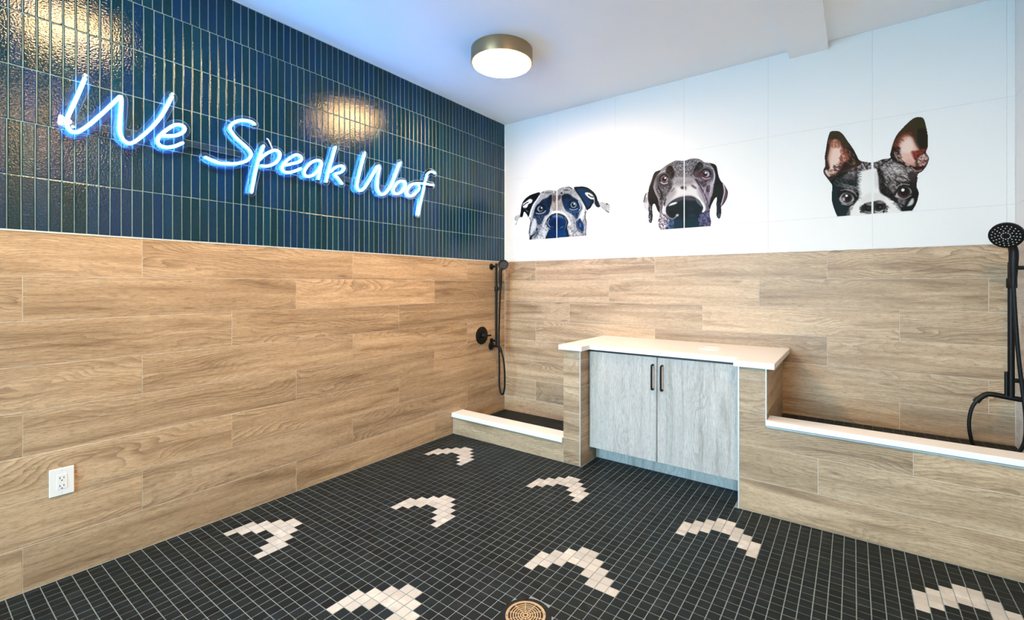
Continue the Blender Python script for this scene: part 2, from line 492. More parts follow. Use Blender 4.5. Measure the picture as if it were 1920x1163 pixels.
for q, (a, b, c, d, w) in enumerate(cells):
    z = random.uniform(-0.0003, 0.0003)
    if q in single:
        link('ivory_floor_tile' if w else 'floor_tile', mosaic_mesh(b - a, d - c, 'ivory' if w else 'slate'), floor, ((a + b) / 2, (c + d) / 2, z))
    else:
        e = 0.0008
        vs = [(a + e, c + e, z), (b - e, c + e, z), (b - e, d - e, z), (a + e, d - e, z), (a, c, z - e), (b, c, z - e), (b, d, z - e), (a, d, z - e), (a, c, -.005), (b, c, -.005), (b, d, -.005), (a, d, -.005)]
        field.add(vs, [(0, 1, 2, 3)] + [(4 + q_, 4 + (q_ + 1) % 4, (q_ + 1) % 4, q_) for q_ in range(4)] + [(8 + q_, 8 + (q_ + 1) % 4, 4 + (q_ + 1) % 4, 4 + q_) for q_ in range(4)], 1 if w else 0)
tag(field.build('floor_tile_field', [M['slate'], M['ivory']], floor), kind='stuff')

# ------------------------------------------------------------------ left wall: wood-look planks below, glazed finger tiles above
rows8 = [(WT - (k + 1) * PITCH, WT - k * PITCH) for k in range(8)]
rows8[-1] = (0.0, rows8[-1][1])
wl = MB().box(-0.14, -0.0015, YF - 0.1, 0.1, -0.12, WT, 0).box(-0.14, -0.0022, YF - 0.1, 0.1, WT, H + 0.1, 1).build('wall_left', [M['grout_wood'], M['grout_blue']])
tag(wl, 'left wall with tan wood-look planks below dark blue glazed tiles', kind='structure')
plank_rows(wl, '+x', 0.0, YF, -0.001, rows8, [-2.973, -3.385, -2.560] * 3)
TW, TH, G = 0.0418, (H - WT - 0.006) / 6, 0.0028
gl = []
for r in range(6):
    za = WT + 0.004 + r * TH; zb = za + TH
    shift = random.uniform(-0.006, 0.006)
    y = -0.001
    k = 0
    while y > YF:
        ya, yb = max(YF, y - TW), y
        if k == 0: ya += shift
        gl.append((ya, yb, za, zb)); y = ya; k += 1
ga = [view_area([(0, a, c), (0, b, c), (0, b, d), (0, a, d)]) for a, b, c, d in gl]
gs = set(sorted((q for q in range(len(gl)) if ga[q] > 0), key=lambda q: -ga[q])[:295])
def glazed_shape(w, h, seed):
    """pillowed hand-made tile: flat middle, rounded edges, slightly uneven outline"""
    rg = random.Random(seed); x, z, c = w / 2, h / 2, 0.0032
    j = lambda s: rg.uniform(-s, s)
    o = [(-x + j(.0005), -z + j(.0006)), (x + j(.0005), -z + j(.0006)), (x + j(.0005), z + j(.0006)), (-x + j(.0005), z + j(.0006))]
    def ring(ins, y): return [(px - math.copysign(ins, px), y, pz - math.copysign(ins, pz)) for px, pz in o]
    vs = ring(c, 0) + ring(c * .35, 0.0008) + ring(0, 0.0030) + ring(0, 0.009)
    fs = [(0, 1, 2, 3)]
    for l in range(3):
        fs += [(4 * (l + 1) + q, 4 * (l + 1) + (q + 1) % 4, 4 * l + (q + 1) % 4, 4 * l + q) for q in range(4)]
    return vs, fs
gv = {}
def glazed_mesh(w, h, s):
    k = (round(w, 3), round(h, 3), s)
    if k not in gv:
        vs, fs = glazed_shape(w, h, s)
        me = MB().add(vs, fs).mesh('glazed_tile', M['glaze']); gv[k] = me
    return gv[k]
gfield = MB()
for q, (a, b, c, d) in enumerate(gl):
    loc = Vector((random.uniform(-0.0005, 0.0006), (a + b) / 2, (c + d) / 2))
    rot = (random.uniform(-.003, .003), random.uniform(-.004, .004), math.pi / 2 + random.uniform(-.006, .006))
    if q in gs:
        link('glazed_tile', glazed_mesh(b - a - G, d - c - G, random.randrange(6)), wl, loc, rot)
    else:
        from mathutils import Euler
        mt = Matrix.Translation(loc) @ Euler(rot).to_matrix().to_4x4()
        vs, fs = glazed_shape(b - a - G, d - c - G, q)
        gfield.add([mt @ Vector(v) for v in vs], fs)
tag(gfield.build('glazed_tile_field', M['glaze'], wl), kind='stuff')
MB().box(-0.005, 0.0022, YF, -0.001, WT - 0.0025, WT + 0.0035).build('edge_trim', M['trim'], wl)

# ------------------------------------------------------------------ back wall: planks below, large white tiles above
wb = MB().box(-0.14, RW + 0.14, 0.0015, 0.14, -0.12, WT, 0).box(-0.14, RW + 0.14, 0.0012, 0.14, WT, H + 0.1, 1).build('wall_back', [M['grout_wood'], M['grout_white']])
tag(wb, 'back wall with brown wood-look planks below large white tiles', kind='structure')
plank_rows(wb, '-y', 0.0, 0.001, RW - 0.001, rows8, [0.3889, 1.1746, 0.7722] * 3)
zr = [(WT + 0.003, 1.800), (1.800, 2.415), (2.415, 2.998)]
xj = [0.001, 0.633, 1.234, 1.835, 2.436, 3.041, RW - 0.035, RW - 0.001]
for lo, hi in zr:
    for a, b in zip(xj[:-1], xj[1:]):
        put_plank(wb, '-y', 0.0, a, b, lo, hi, 0.0018, 'white_tile', 'white_tile', 0.008)
MB().box(0.0, RW, -0.0012, 0.006, WT - 0.001, WT + 0.003).build('edge_trim', M['trim'], wb)
MB().box(-0.0012, 0.008, -0.0045, 0.006, WT, H).build('corner_trim', M['plastic'], wb)

# ------------------------------------------------------------------ right wall
M['pale_plank'] = wood_mat('pale_grey_wood_look_porcelain', srgb(172, 168, 162), srgb(200, 197, 191), srgb(214, 211, 206))
wr = MB().box(RW + 0.0015, RW + 0.14, YF - 0.1, 0.1, -0.12, WT, 0).box(RW + 0.0012, RW + 0.14, YF - 0.1, 0.1, WT, H + 0.1, 1).build('wall_right', [M['grout_wood'], M['grout_white']])
tag(wr, 'right wall with pale planks below white tiles behind the larger hand shower', kind='structure')
for (lo, hi), ph in zip(rows8, [-0.9, -0.5, -1.3] * 3):
    s = ph - 4 * 1.203
    while s < -0.001:
        a, b = max(s, YF), min(s + 1.203, -0.001)
        if b - a > 0.02: put_plank(wr, '-x', RW, a, b, lo, hi, mat='pale_plank')
        s += 1.203
for lo, hi in zr:
    y = -0.001
    while y > YF + 0.05:
        a = max(YF, y - 0.603); put_plank(wr, '-x', RW, a, y, lo, hi, 0.0018, 'white_tile', 'white_tile', 0.008); y = a

# ------------------------------------------------------------------ ceiling, beam, glazed front wall
cl = MB().box(-0.14, RW + 0.14, YF - 0.1, 0.14, H, H + 0.12).build('ceiling', M['ceiling'])
tag(cl, 'smooth white painted ceiling', kind='structure')
bm_ = MB().box(2.572, 2.80, YF, 0.0, H - 0.055, H).build('ceiling_beam', M['ceiling'])
tag(bm_, 'shallow white boxed beam running along the ceiling to the back wall', kind='structure')
wf = MB().box(-0.14, RW + 0.14, YF - 0.14, YF, 2.7, H + 0.1).box(-0.14, RW + 0.14, YF - 0.14, YF, -0.12, 0.1).box(-0.14, 0.2, YF - 0.14, YF, 0.1, 2.7).box(2.2, RW + 0.14, YF - 0.14, YF, 0.1, 2.7).build('wall_front', M['paint'])
tag(wf, 'white wall around the glazed shop front', kind='structure')
wn = MB()  # unseen opening; its offset, width and distance are chosen to steer the daylight
for x in (0.2, 1.15, 2.15): wn.box(x, x + 0.05, YF - 0.10, YF - 0.04, 0.1, 2.7)
for z in (0.1, 2.05, 2.65): wn.box(0.2, 2.2, YF - 0.10, YF - 0.04, z, z + 0.05)
w1 = tag(wn.build('window_1', M['frame']), 'dark framed shop front glazing, unseen, placed to steer the daylight', kind='structure')
for x0, x1 in ((0.25, 1.15), (1.20, 2.15)):
    for z0, z1 in ((0.15, 2.05), (2.10, 2.65)):
        MB().box(x0, x1, YF - 0.073, YF - 0.067, z0, z1).build('window_pane', M['glass'], w1)
tag(MB().box(-12, 16, YF - 16, YF - 0.14, -0.3, -0.12).build('pavement', M['pavement']), 'unseen pale pavement added outside the shop front to shape its daylight', kind='structure')  # unseen ground, added to block the low sky and bounce light inside

# ------------------------------------------------------------------ low tiled walls, curbs and shower floors
PR = [(0.0, 0.190), (0.190, 0.387), (0.387, 0.585), (0.585, 0.782), (0.782, 0.853)]
pw = MB().box(1.158, 1.3015, YP + 0.0015, -0.001, 0, 0.8525).build('wall_partition', M['grout_wood'])
tag(pw, 'narrow grey wood-look pillar left of the cabinet doors', kind='structure')
for lo, hi in PR:
    put_plank(pw, '-y', YP, 1.157, 1.299, lo, hi)
    put_plank(pw, '+x', 1.303, YP + 0.006, -0.001, lo, hi)
MB().box(1.2975, 1.3035, YP - 0.0012, YP + 0.006, 0, 0.853).build('edge_trim', M['trim'], pw)

cb = MB().box(0.001, 1.157, YP + 0.0015, -0.655, 0, 0.153).build('shower_curb', M['grout_wood'])
tag(cb, 'low grey wood-look shower curb with white cap in the corner', kind='structure')
put_plank(cb, '-y', YP, 0.004, 1.156, 0, 0.147)
MB().box(0.002, 1.156, YP - 0.001, YP + 0.005, 0.147, 0.153).build('edge_trim', M['trim'], cb)
MB().cbox(0.002, 1.1565, -0.777, -0.632, 0.1535, 0.1905, 0.002).build('cap_slab', M['quartz'], cb)

rb = MB().box(2.3785, 2.5275, YP + 0.0015, -0.001, 0, 0.8525).box(2.5275, RW - 0.001, YP + 0.0015, -0.66, 0, 0.5145).build('wall_partition', M['grout_wood'])
tag(rb, 'grey wood-look low wall stepping down to the raised right shower', kind='structure')
put_plank(rb, '-y', YP, 2.382, 3.584, *PR[0]); put_plank(rb, '-y', YP, 3.584, RW - 0.001, *PR[0])
put_plank(rb, '-y', YP, 2.382, 2.782, *PR[1]); put_plank(rb, '-y', YP, 2.782, RW - 0.001, *PR[1])
# L-shaped plank notched around the cap
l0, l1, lm, za, zb, zm = 2.3833, 3.1815, 2.5245, 0.3883, 0.5837, 0.5125
out = [(l0, za), (l1, za), (l1, zm), (lm, zm), (lm, zb), (l0, zb)]
cxx, czz = (l0 + l1) / 2, (za + zb) / 2
vs = [(x - cxx, 0, z - czz) for x, z in out] + [(x - cxx, .009, z - czz) for x, z in out]
MB().add(vs, [(0, 1, 2, 3), (0, 3, 4, 5)] + [(6 + i, 6 + (i + 1) % 6, (i + 1) % 6, i) for i in range(6)]).build('plank', M['plank'], rb, loc=(cxx, YP, czz))
put_plank(rb, '-y', YP, 3.1827, RW - 0.001, 0.387, 0.5137)
for lo, hi in PR[3:]: put_plank(rb, '-y', YP, 2.382, 2.5255, lo, hi)
for lo, hi in ((0.387, 0.585), (0.585, 0.782), (0.782, 0.853)): put_plank(rb, '+x', 2.529, YP + 0.005, -0.001, lo, hi)
MB().box(2.3765, 2.3825, YP - 0.0012, YP + 0.006, 0, 0.853).build('edge_trim', M['trim'], rb)
MB().box(2.5245, 2.5297, YP - 0.0012, YP + 0.006, 0.5135, 0.853).build('edge_trim', M['trim'], rb)
MB().box(2.5245, RW - 0.001, YP - 0.0012, YP + 0.006, 0.5135, 0.519).build('edge_trim', M['trim'], rb)
MB().cbox(2.5312, RW - 0.001, -0.777, -0.642, 0.5265, 0.557, 0.002).build('cap_slab', M['quartz'], rb)
MB().box(2.531, RW - 0.001, YP + 0.002, -0.655, 0.5145, 0.5265).build('mortar_bed', M['grout_dark'], rb)

def shower_floor(x0, x1, y0, y1, z, label):
    f = MB().box(x0, x1, y0, y1, z - 0.04, z - 0.0015).build('shower_floor', M['grout_dark'])
    tag(f, label, kind='structure')
    t = MB(); a = x0 + 0.003
    while a < x1 - 0.006:
        b = min(a + 0.0475, x1 - 0.002); c = y1 - 0.003
        while c > y0 + 0.006:
            d = max(c - 0.0475, y0 + 0.002)
            t.cbox(a, b, d, c, z - 0.006, z, 0.0008); c = d - 0.0035
        a = b + 0.0035
    tag(t.build('shower_tile_field', M['slate'], f), kind='stuff')
shower_floor(0.001, 1.156, -0.655, -0.001, 0.052, 'black mosaic shower floor in the corner behind the low curb')
shower_floor(2.530, RW - 0.001, -0.66, -0.001, 0.425, 'raised black mosaic shower floor on the right')

# ------------------------------------------------------------------ cabinet and countertop
cab = empty('base_cabinet', (1.84, -0.62, 0), 'pale grey wood-grain two-door cabinet between the low walls', 'cabinet')
def rel(o, parent):
    o.parent = parent; o.location = Vector(o.location) - Vector(parent.location); return o
def part(mb, name, mat, parent, smooth=False, origin=None):
    """mesh given in world coordinates, moved under parent (which may itself be a child)"""
    p = Vector((0, 0, 0)); q = parent
    while q is not None: p += q.location; q = q.parent
    og = Vector(origin) if origin else p
    mb.v = [tuple(Vector(v) - og) for v in mb.v]
    o = mb.build(name, mat, None, smooth)
    o.parent = parent; o.location = og - p
    return o
part(MB().box(1.308, 2.372, -0.605, -0.02, 0.105, 0.838), 'carcass', M['door'], cab, origin=(1.84, -0.3, 0.45))
part(MB().box(1.308, 2.372, -0.512, -0.495, 0.001, 0.108), 'toe_kick', M['door'], cab, origin=(2.6, -0.5, 0.05))
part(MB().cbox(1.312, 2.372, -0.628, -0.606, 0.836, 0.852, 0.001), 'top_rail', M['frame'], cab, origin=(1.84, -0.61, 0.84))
part(MB().cbox(1.3065, 1.3165, -0.618, -0.606, 0.108, 0.852, 0.001), 'filler_strip', M['door'], cab, origin=(1.31, -0.61, 0.45))
for k, (a, b, hx) in enumerate(((1.3185, 1.8335, 1.8085), (1.8375, 2.3725, 1.8735))):
    dr = part(MB().cbox(a, b, -0.630, -0.608, 0.114, 0.838, 0.0012), 'door', M['door'], cab, origin=((a + b) / 2 + k * 0.37, -0.62, 0.47 - 0.2 * k))
    h = MB()
    hp = spline([(hx, -0.628, 0.786), (hx, -0.652, 0.786), (hx, -0.662, 0.780), (hx, -0.664, 0.765), (hx, -0.664, 0.64), (hx, -0.662, 0.623), (hx, -0.652, 0.617), (hx, -0.628, 0.617)], 4)
    h.tube(hp, 0.0066, 8)
    part(h, 'handle', M['black'], dr, True)
    tag(dr.children[0], 'black bar handle')
    
def prism(mb, outline, z0, z1, c=0.0):
    n = len(outline)
    vs = [(x, y, z0) for x, y in outline] + [(x, y, z1) for x, y in outline]
    return mb.add(vs, [tuple(range(n))[::-1], tuple(range(n, 2 * n))] + [(i, (i + 1) % n, n + (i + 1) % n, n + i) for i in range(n)])
ct = prism(MB(), [(1.127, -0.777), (1.325, -0.777), (1.325, -0.650), (2.354, -0.650), (2.354, -0.777), (2.573, -0.777), (2.573, -0.001), (1.127, -0.001)], 0.8535, 0.889).build('countertop', M['quartz'])
bv = ct.modifiers.new('bevel', 'BEVEL'); bv.width = 0.002; bv.segments = 2; bv.limit_method = 'ANGLE'
tag(ct, 'white quartz countertop with notched front over the cabinet', 'countertop')
gr = MB().lathe([(0.072, 0), (0.072, 0.004), (0.067, 0.006), (0.062, 0.006), (0.060, 0.003), (0.0, 0.003)], (2.112, -0.339, 0.889), (0, 0, 1), 40)
part(gr, 'grommet', M['plastic'], ct, True)
tag(ct.children[0], 'round white grommet cover')

# ------------------------------------------------------------------ outlet
ol = empty('power_outlet', (0, -3.264, 0.445), 'white double power outlet low on the left plank wall', 'outlet')
part(MB().cbox(0.0, 0.0065, -3.3045, -3.2235, 0.383, 0.507, 0.002), 'wall_plate', M['plastic'], ol)
ins = part(MB().cbox(0.0055, 0.0078, -3.281, -3.247, 0.4115, 0.4785, 0.001), 'receptacle', M['plastic'], ol)
for zc in (0.463, 0.427):
    for dy, hh in ((-0.0064, 0.0045), (0.0064, 0.0036)):
        part(MB().box(0.0072, 0.0081, -3.264 + dy - 0.0013, -3.264 + dy + 0.0013, zc - hh, zc + hh), 'slot', M['hole'], ins)
    part(MB().lathe([(0.0027, 0), (0.0027, 0.0008)], (0.0073, -3.264, zc - 0.0115), (1, 0, 0), 10), 'slot', M['hole'], ins)
for zc in (0.496, 0.394):
    part(MB().lathe([(0.0022, 0), (0.0016, 0.0008)], (0.0063, -3.264, zc), (1, 0, 0), 10), 'screw', M['nozzle'], ol)

# ------------------------------------------------------------------ ceiling lamps
def ceiling_lamp(x, y, label):
    t = empty('ceiling_lamp', (x, y, H), label, 'lamp', 'drum ceiling lamps')
    part(MB().lathe([(0.205, -0.0005), (0.217, -0.0005), (0.217, -0.093), (0.215, -0.096), (0.205, -0.096)], (x, y, H), (0, 0, 1), 64), 'drum', M['bronze'], t, True)
    part(MB().lathe([(0.2045, -0.0935), (0.204, -0.100), (0.196, -0.1045), (0.15, -0.1075), (0.0, -0.1095)], (x, y, H), (0, 0, 1), 64), 'diffuser', M['lamp'], t, True)
    return t
ceiling_lamp(0.9155, -1.1947, 'lit round drum lamp on the ceiling nearest the back corner')
ceiling_lamp(0.93, -3.10, 'lit round drum lamp mirrored in the blue tiles at upper left')
ceiling_lamp(3.24, -2.90, 'lit round drum lamp mirrored beside the first letter of the neon sign')

# ------------------------------------------------------------------ floor drain
dn = empty('floor_drain', (DRAIN[0], DRAIN[1], 0), 'round brass slotted floor drain set in the dark mosaic', 'drain')
part(MB().lathe([(DR + 0.022, -0.006), (DR + 0.022, -0.0012), (0.0, -0.0012)], (DRAIN[0], DRAIN[1], 0), (0, 0, 1), 40), 'surround', M['slate'], dn)
part(MB().lathe([(0.078, -0.001), (0.078, 0.0), (0, 0)], (DRAIN[0], DRAIN[1], 0), (0, 0, 1), 40), 'sump', M['hole'], dn)
gt = MB()
def ringseg(r0, r1, z0, z1, n=48):
    vs = []
    for k in range(n):
        c, s_ = math.cos(2 * math.pi * k / n), math.sin(2 * math.pi * k / n)
        vs += [(DRAIN[0] + r0 * c, DRAIN[1] + r0 * s_, z0), (DRAIN[0] + r1 * c, DRAIN[1] + r1 * s_, z0), (DRAIN[0] + r1 * c, DRAIN[1] + r1 * s_, z1), (DRAIN[0] + r0 * c, DRAIN[1] + r0 * s_, z1)]
    fs = []
    for k in range(n):
        a, b = 4 * k, 4 * ((k + 1) % n)
        fs += [(a + i, a + (i + 1) % 4, b + (i + 1) % 4, b + i)[::-1] for i in range(4)]
    gt.add(vs, fs)
ringseg(0.071, 0.0815, 0.0, 0.004)
for r in (0.0605, 0.050, 0.040, 0.030, 0.020, 0.010): ringseg(r - 0.0022, r + 0.0022, 0.0, 0.0038)
for k in range(10):
    an = 2 * math.pi * (k + 0.5) / 10
    d = Vector((math.cos(an), math.sin(an), 0)); p = Vector((-d.y, d.x, 0)) * 0.0016; o_ = Vector((DRAIN[0], DRAIN[1], 0))
    a, b = o_ + d * 0.006, o_ + d * 0.074
    q = [a - p, b - p, b + p, a + p]
    gt.add([tuple(v) for v in q] + [(v.x, v.y, 0.0037) for v in q], [(4, 5, 6, 7)] + [(i, (i + 1) % 4, 4 + (i + 1) % 4, 4 + i) for i in range(4)])
part(gt, 'grate', M['brass'], dn)
for an in (0.65, 0.65 + math.pi):
    part(MB().lathe([(0.0035, 0.0035), (0.003, 0.0045)], (DRAIN[0] + 0.0762 * math.cos(an), DRAIN[1] + 0.0762 * math.sin(an), 0), (0, 0, 1), 10), 'screw', M['bronze'], dn)

# ------------------------------------------------------------------ hand showers
def hand_shower(t, hc, face, r, grip_top, grip_bot):
    """round spray head + handle as one part group"""
    f = Vector(face).normalized(); hc = Vector(hc)
    head = MB().lathe([(r * .35, -0.052), (r * .62, -0.042), (r * .92, -0.026), (r, -0.016), (r, -0.003), (r * .97, 0.0), (r * .5, 0.0006), (0, 0.0006)], hc, f, 40)
    hd = part(head, 'spray_head', M['black'], t, True)
    a = Vector((0, 0, 1)); u = (a - f * a.dot(f)).normalized(); w = f.cross(u)
    nz = MB()
    for rr, n in ((0.26, 12), (0.42, 10), (0.60, 15), (0.78, 20)):
        for k in range(n):
            an = 2 * math.pi * (k + rr * 3) / n
            c = hc + f * 0.0005 + (u * math.cos(an) + w * math.sin(an)) * r * rr
            nz.lathe([(r * .042, 0), (r * .034, 0.002)], c, f, 6)
    tag(part(nz, 'nozzles', M['nozzle'], hd), 'pale rubber spray nozzles', kind='stuff')
    part(MB().lathe([(r * .20, 0.0), (r * .18, 0.0015), (0, 0.0018)], hc, f, 20), 'centre_cap', M['black'], hd, True)
    gp = spline([hc - f * 0.03 + Vector((0, 0, -r * .35)), Vector(grip_top), (Vector(grip_top) + Vector(grip_bot)) / 2, Vector(grip_bot)], 6)
    n = len(gp)
    part(MB().tube(gp, [0.0135 + 0.0055 * math.sin(math.pi * min(1, k / (n - 1) * 1.1)) for k in range(n)], 14), 'handle', M['black'], t, True)
    return hd

sl = empty('hand_shower', (0, -0.218, 0.75), 'small black hand shower on a slide bar in the far left corner', 'shower')
BX, BY = 0.066, -0.218
part(MB().tube([(BX, BY, 0.745), (BX, BY, 1.553)], 0.0128, 14), 'slide_bar', M['black'], sl, True)
part(MB().lathe([(0.0, 0), (0.031, 0), (0.031, 0.006), (0.026, 0.012), (0.011, 0.016), (0.010, BX), (0.0, BX)], (0, BY, 1.523), (1, 0, 0), 24), 'wall_bracket', M['black'], sl, True)
part(MB().lathe([(0.0, 0), (0.024, 0), (0.022, 0.012), (0.011, 0.016), (0.010, BX), (0.0, BX)], (0, BY, 0.785), (1, 0, 0), 24), 'wall_bracket', M['black'], sl, True)
part(MB().lathe([(0.017, -0.024), (0.0185, -0.02), (0.0185, 0.02), (0.017, 0.024)], (BX, BY, 1.300), (0, 0, 1), 18).tube([(BX, BY, 1.300), (BX + 0.03, BY + 0.02, 1.302)], 0.012, 12), 'slider', M['black'], sl, True)
GX, GY = 0.100, -0.196
hand_shower(sl, (0.135, -0.192, 1.535), (0.72, -0.55, -0.42), 0.052, (GX, GY, 1.475), (GX, GY, 1.29))
vp = part(MB().lathe([(0.0, 0), (0.086, 0), (0.086, 0.006), (0.080, 0.010), (0.03, 0.013), (0.0, 0.013)], (0, -0.363, 0.848), (1, 0, 0), 48), 'valve_plate', M['black'], sl, True)
part(MB().lathe([(0.024, 0.012), (0.024, 0.045), (0.020, 0.050), (0.0, 0.050)], (0, -0.363, 0.848), (1, 0, 0), 24).tube([(0.038, -0.363, 0.848), (0.05, -0.30, 0.846), (0.052, -0.285, 0.846)], 0.009, 12), 'lever', M['black'], vp, True)
part(MB().lathe([(0.0, 0), (0.042, 0), (0.042, 0.005), (0.036, 0.012), (0.014, 0.018), (0.0, 0.018)], (0, -0.2186, 0.732), (1, 0, 0), 32), 'outlet_flange', M['black'], sl, True)
part(MB().tube(spline([(0.01, -0.2186, 0.732), (0.06, -0.2186, 0.732), (0.098, -0.2186, 0.728), (0.120, -0.2186, 0.708), (0.132, -0.2186, 0.675)], 5), 0.0125, 14), 'outlet_elbow', M['black'], sl, True)
hose = spline([(0.132, -0.2186, 0.68), (0.152, -0.212, 0.60), (0.160, -0.205, 0.48), (0.152, -0.195, 0.34), (0.128, -0.190, 0.262), (0.098, -0.190, 0.275), (0.082, -0.192, 0.36), (0.085, -0.194, 0.50), (0.083, -0.195, 0.64), (0.080, -0.195, 0.80), (0.084, -0.195, 1.0), (0.094, -0.196, 1.2), (GX, GY, 1.295)], 8)
part(MB().tube(hose, 0.0088, 10), 'hose', M['rubber'], sl, True)

sr = empty('hand_shower', (RW, -0.30, 0.75), 'large black hand shower on a slide bar at the right edge', 'shower')
BX, BY = 3.612, -0.305
part(MB().tube([(BX, BY, 0.748), (BX, BY, 1.46)], 0.0138, 16), 'slide_bar', M['black'], sr, True)
part(MB().tube([(RW, BY, 0.842), (BX, BY, 0.842)], 0.0115, 14).lathe([(0.0, 0), (0.030, 0), (0.030, 0.006), (0.025, 0.012), (0.0, 0.014)], (RW, BY, 0.842), (-1, 0, 0), 24), 'wall_bracket', M['black'], sr, True)
part(MB().tube([(RW, BY, 1.43), (BX, BY, 1.43)], 0.0105, 14).lathe([(0.0, 0), (0.030, 0), (0.030, 0.006), (0.025, 0.012), (0.0, 0.014)], (RW, BY, 1.43), (-1, 0, 0), 24), 'wall_bracket', M['black'], sr, True)
part(MB().tube([(BX - 0.018, BY - 0.004, 0.748), (BX - 0.018, BY - 0.004, 0.885)], 0.0085, 12), 'bracket_sleeve', M['black'], sr, True)
part(MB().lathe([(0.019, -0.026), (0.021, -0.022), (0.021, 0.022), (0.019, 0.026)], (BX, BY - 0.01, 1.35), (0, 0, 1), 20), 'slider', M['black'], sr, True)
GX, GY = 3.612, -0.345
hand_shower(sr, (3.575, -0.395, 1.592), (-0.40, -0.80, -0.42), 0.068, (GX, GY, 1.52), (GX, GY, 1.345))
part(MB().tube(spline([(RW, BY, 0.742), (3.62, BY, 0.748), (3.545, BY, 0.758), (3.515, BY, 0.752), (3.488, BY, 0.724), (3.478, BY, 0.708)], 5), [0.0135] * 20 + [0.0155] * 6, 14), 'outlet_elbow', M['black'], sr, True)
part(MB().lathe([(0.0, 0), (0.042, 0), (0.042, 0.005), (0.036, 0.012), (0.014, 0.018), (0.0, 0.018)], (RW, BY, 0.742), (-1, 0, 0), 32), 'outlet_flange', M['black'], sr, True)
hose = spline([(3.480, BY, 0.712), (3.462, BY, 0.67), (3.452, BY, 0.60), (3.456, BY, 0.53), (3.475, BY, 0.465), (3.53, BY - 0.02, 0.437), (3.60, BY - 0.05, 0.447), (3.645, BY - 0.06, 0.53), (3.652, BY - 0.06, 0.66), (3.642, BY - 0.055, 0.80), (3.628, BY - 0.05, 0.98), (3.618, BY - 0.045, 1.18), (GX, GY, 1.35)], 8)
part(MB().tube(hose, 0.0085, 12), 'hose', M['rubber'], sr, True)

# ------------------------------------------------------------------ neon sign (stroke centre lines on the wall: y, z in mm)
SIGN = [
('W',[(-3193,2301),(-3212,2231),(-3233,2160),(-3249,2106),(-3254,2076),(-3247,2053),(-3233,2042),(-3212,2050),(-3181,2086),(-3140,2145),(-3098,2210),(-3078,2243),(-3069,2257),(-3063,2251),(-3064,2202),(-3068,2144),(-3069,2095),(-3060,2059),(-3043,2041),(-3022,2044),(-2995,2072),(-2948,2136),(-2909,2203),(-2883,2263),(-2860,2327)]),
('e',[(-2903,2113),(-2866,2120),(-2832,2135),(-2808,2158),(-2803,2181),(-2822,2191),(-2850,2180),(-2883,2146),(-2909,2110),(-2920,2080),(-2909,2060),(-2883,2057),(-2850,2069),(-2812,2097)]),
('S',[(-2452,2300),(-2472,2309),(-2510,2306),(-2544,2292),(-2572,2268),(-2584,2240),(-2574,2216),(-2544,2186),(-2502,2156),(-2476,2132),(-2472,2108),(-2493,2075),(-2535,2050),(-2592,2033),(-2644,2029),(-2682,2037),(-2706,2045)]),
('p',[(-2401,2183),(-2428,2099),(-2450,2001),(-2468,1894)]),
('p',[(-2422,2096),(-2401,2123),(-2365,2155),(-2328,2174),(-2304,2161),(-2309,2126),(-2337,2090),(-2379,2065),(-2415,2060)]),
('e',[(-2271,2094),(-2233,2110),(-2194,2128),(-2169,2147),(-2169,2169),(-2190,2177),(-2215,2168),(-2250,2136),(-2281,2098),(-2290,2069),(-2274,2051),(-2240,2055),(-2205,2072),(-2172,2093)]),
('a',[(-2028,2158),(-2037,2171),(-2057,2172),(-2087,2158),(-2121,2126),(-2146,2084),(-2146,2059),(-2125,2051),(-2091,2066),(-2060,2098),(-2039,2132),(-2028,2158)]),
('a',[(-2027,2158),(-2039,2110),(-2051,2050)]),
('k',[(-1928,2292),(-1954,2199),(-1978,2118),(-1995,2042)]),
('k',[(-1964,2114),(-1929,2150),(-1892,2170),(-1867,2170),(-1864,2149),(-1888,2125),(-1931,2104),(-1908,2079),(-1877,2049)]),
('W',[(-1696,2296),(-1716,2231),(-1738,2152),(-1755,2084),(-1757,2041),(-1733,2024),(-1698,2049),(-1652,2118),(-1604,2199),(-1579,2236),(-1568,2227),(-1570,2201),(-1582,2141),(-1586,2079),(-1567,2035),(-1536,2027),(-1498,2057),(-1453,2123),(-1408,2223),(-1372,2305)]),
('o',[(-1332,2164),(-1374,2159),(-1419,2118),(-1439,2078),(-1421,2053),(-1374,2066),(-1333,2109),(-1320,2142),(-1332,2164)]),
('o',[(-1191,2166),(-1242,2161),(-1284,2126),(-1306,2089),(-1292,2061),(-1250,2064),(-1199,2106),(-1177,2142),(-1191,2166)]),
('f',[(-1004,2293),(-1045,2300),(-1088,2274),(-1110,2219),(-1140,2111),(-1170,2004),(-1187,1920)]),
('f',[(-1221,2169),(-1133,2183),(-1080,2186),(-1027,2188)])]

sign = empty('neon_sign', (0, -2.1, 2.1), 'glowing white-blue neon script sign reading We Speak Woof on blue tiles', 'sign')
TX = 0.036
strokes = []
for ch, pts in SIGN:
    P = spline([(TX, y / 1000, z / 1000) for y, z in pts], 6)
    strokes.append(np.array([(p.y, p.z) for p in P]))
    tb = MB().tube(P, 0.0074, 10)
    for e in (P[0], P[-1]):
        b = len(tb.v)
        tb.lathe([(0.0001, -0.0066), (0.0040, -0.0053), (0.0066, -0.001), (0.0066, 0.001), (0.0040, 0.0053), (0.0001, 0.0066)], e, (0, 0, 1), 10)
    part(tb, 'neon_tube', M['neon'], sign, True)
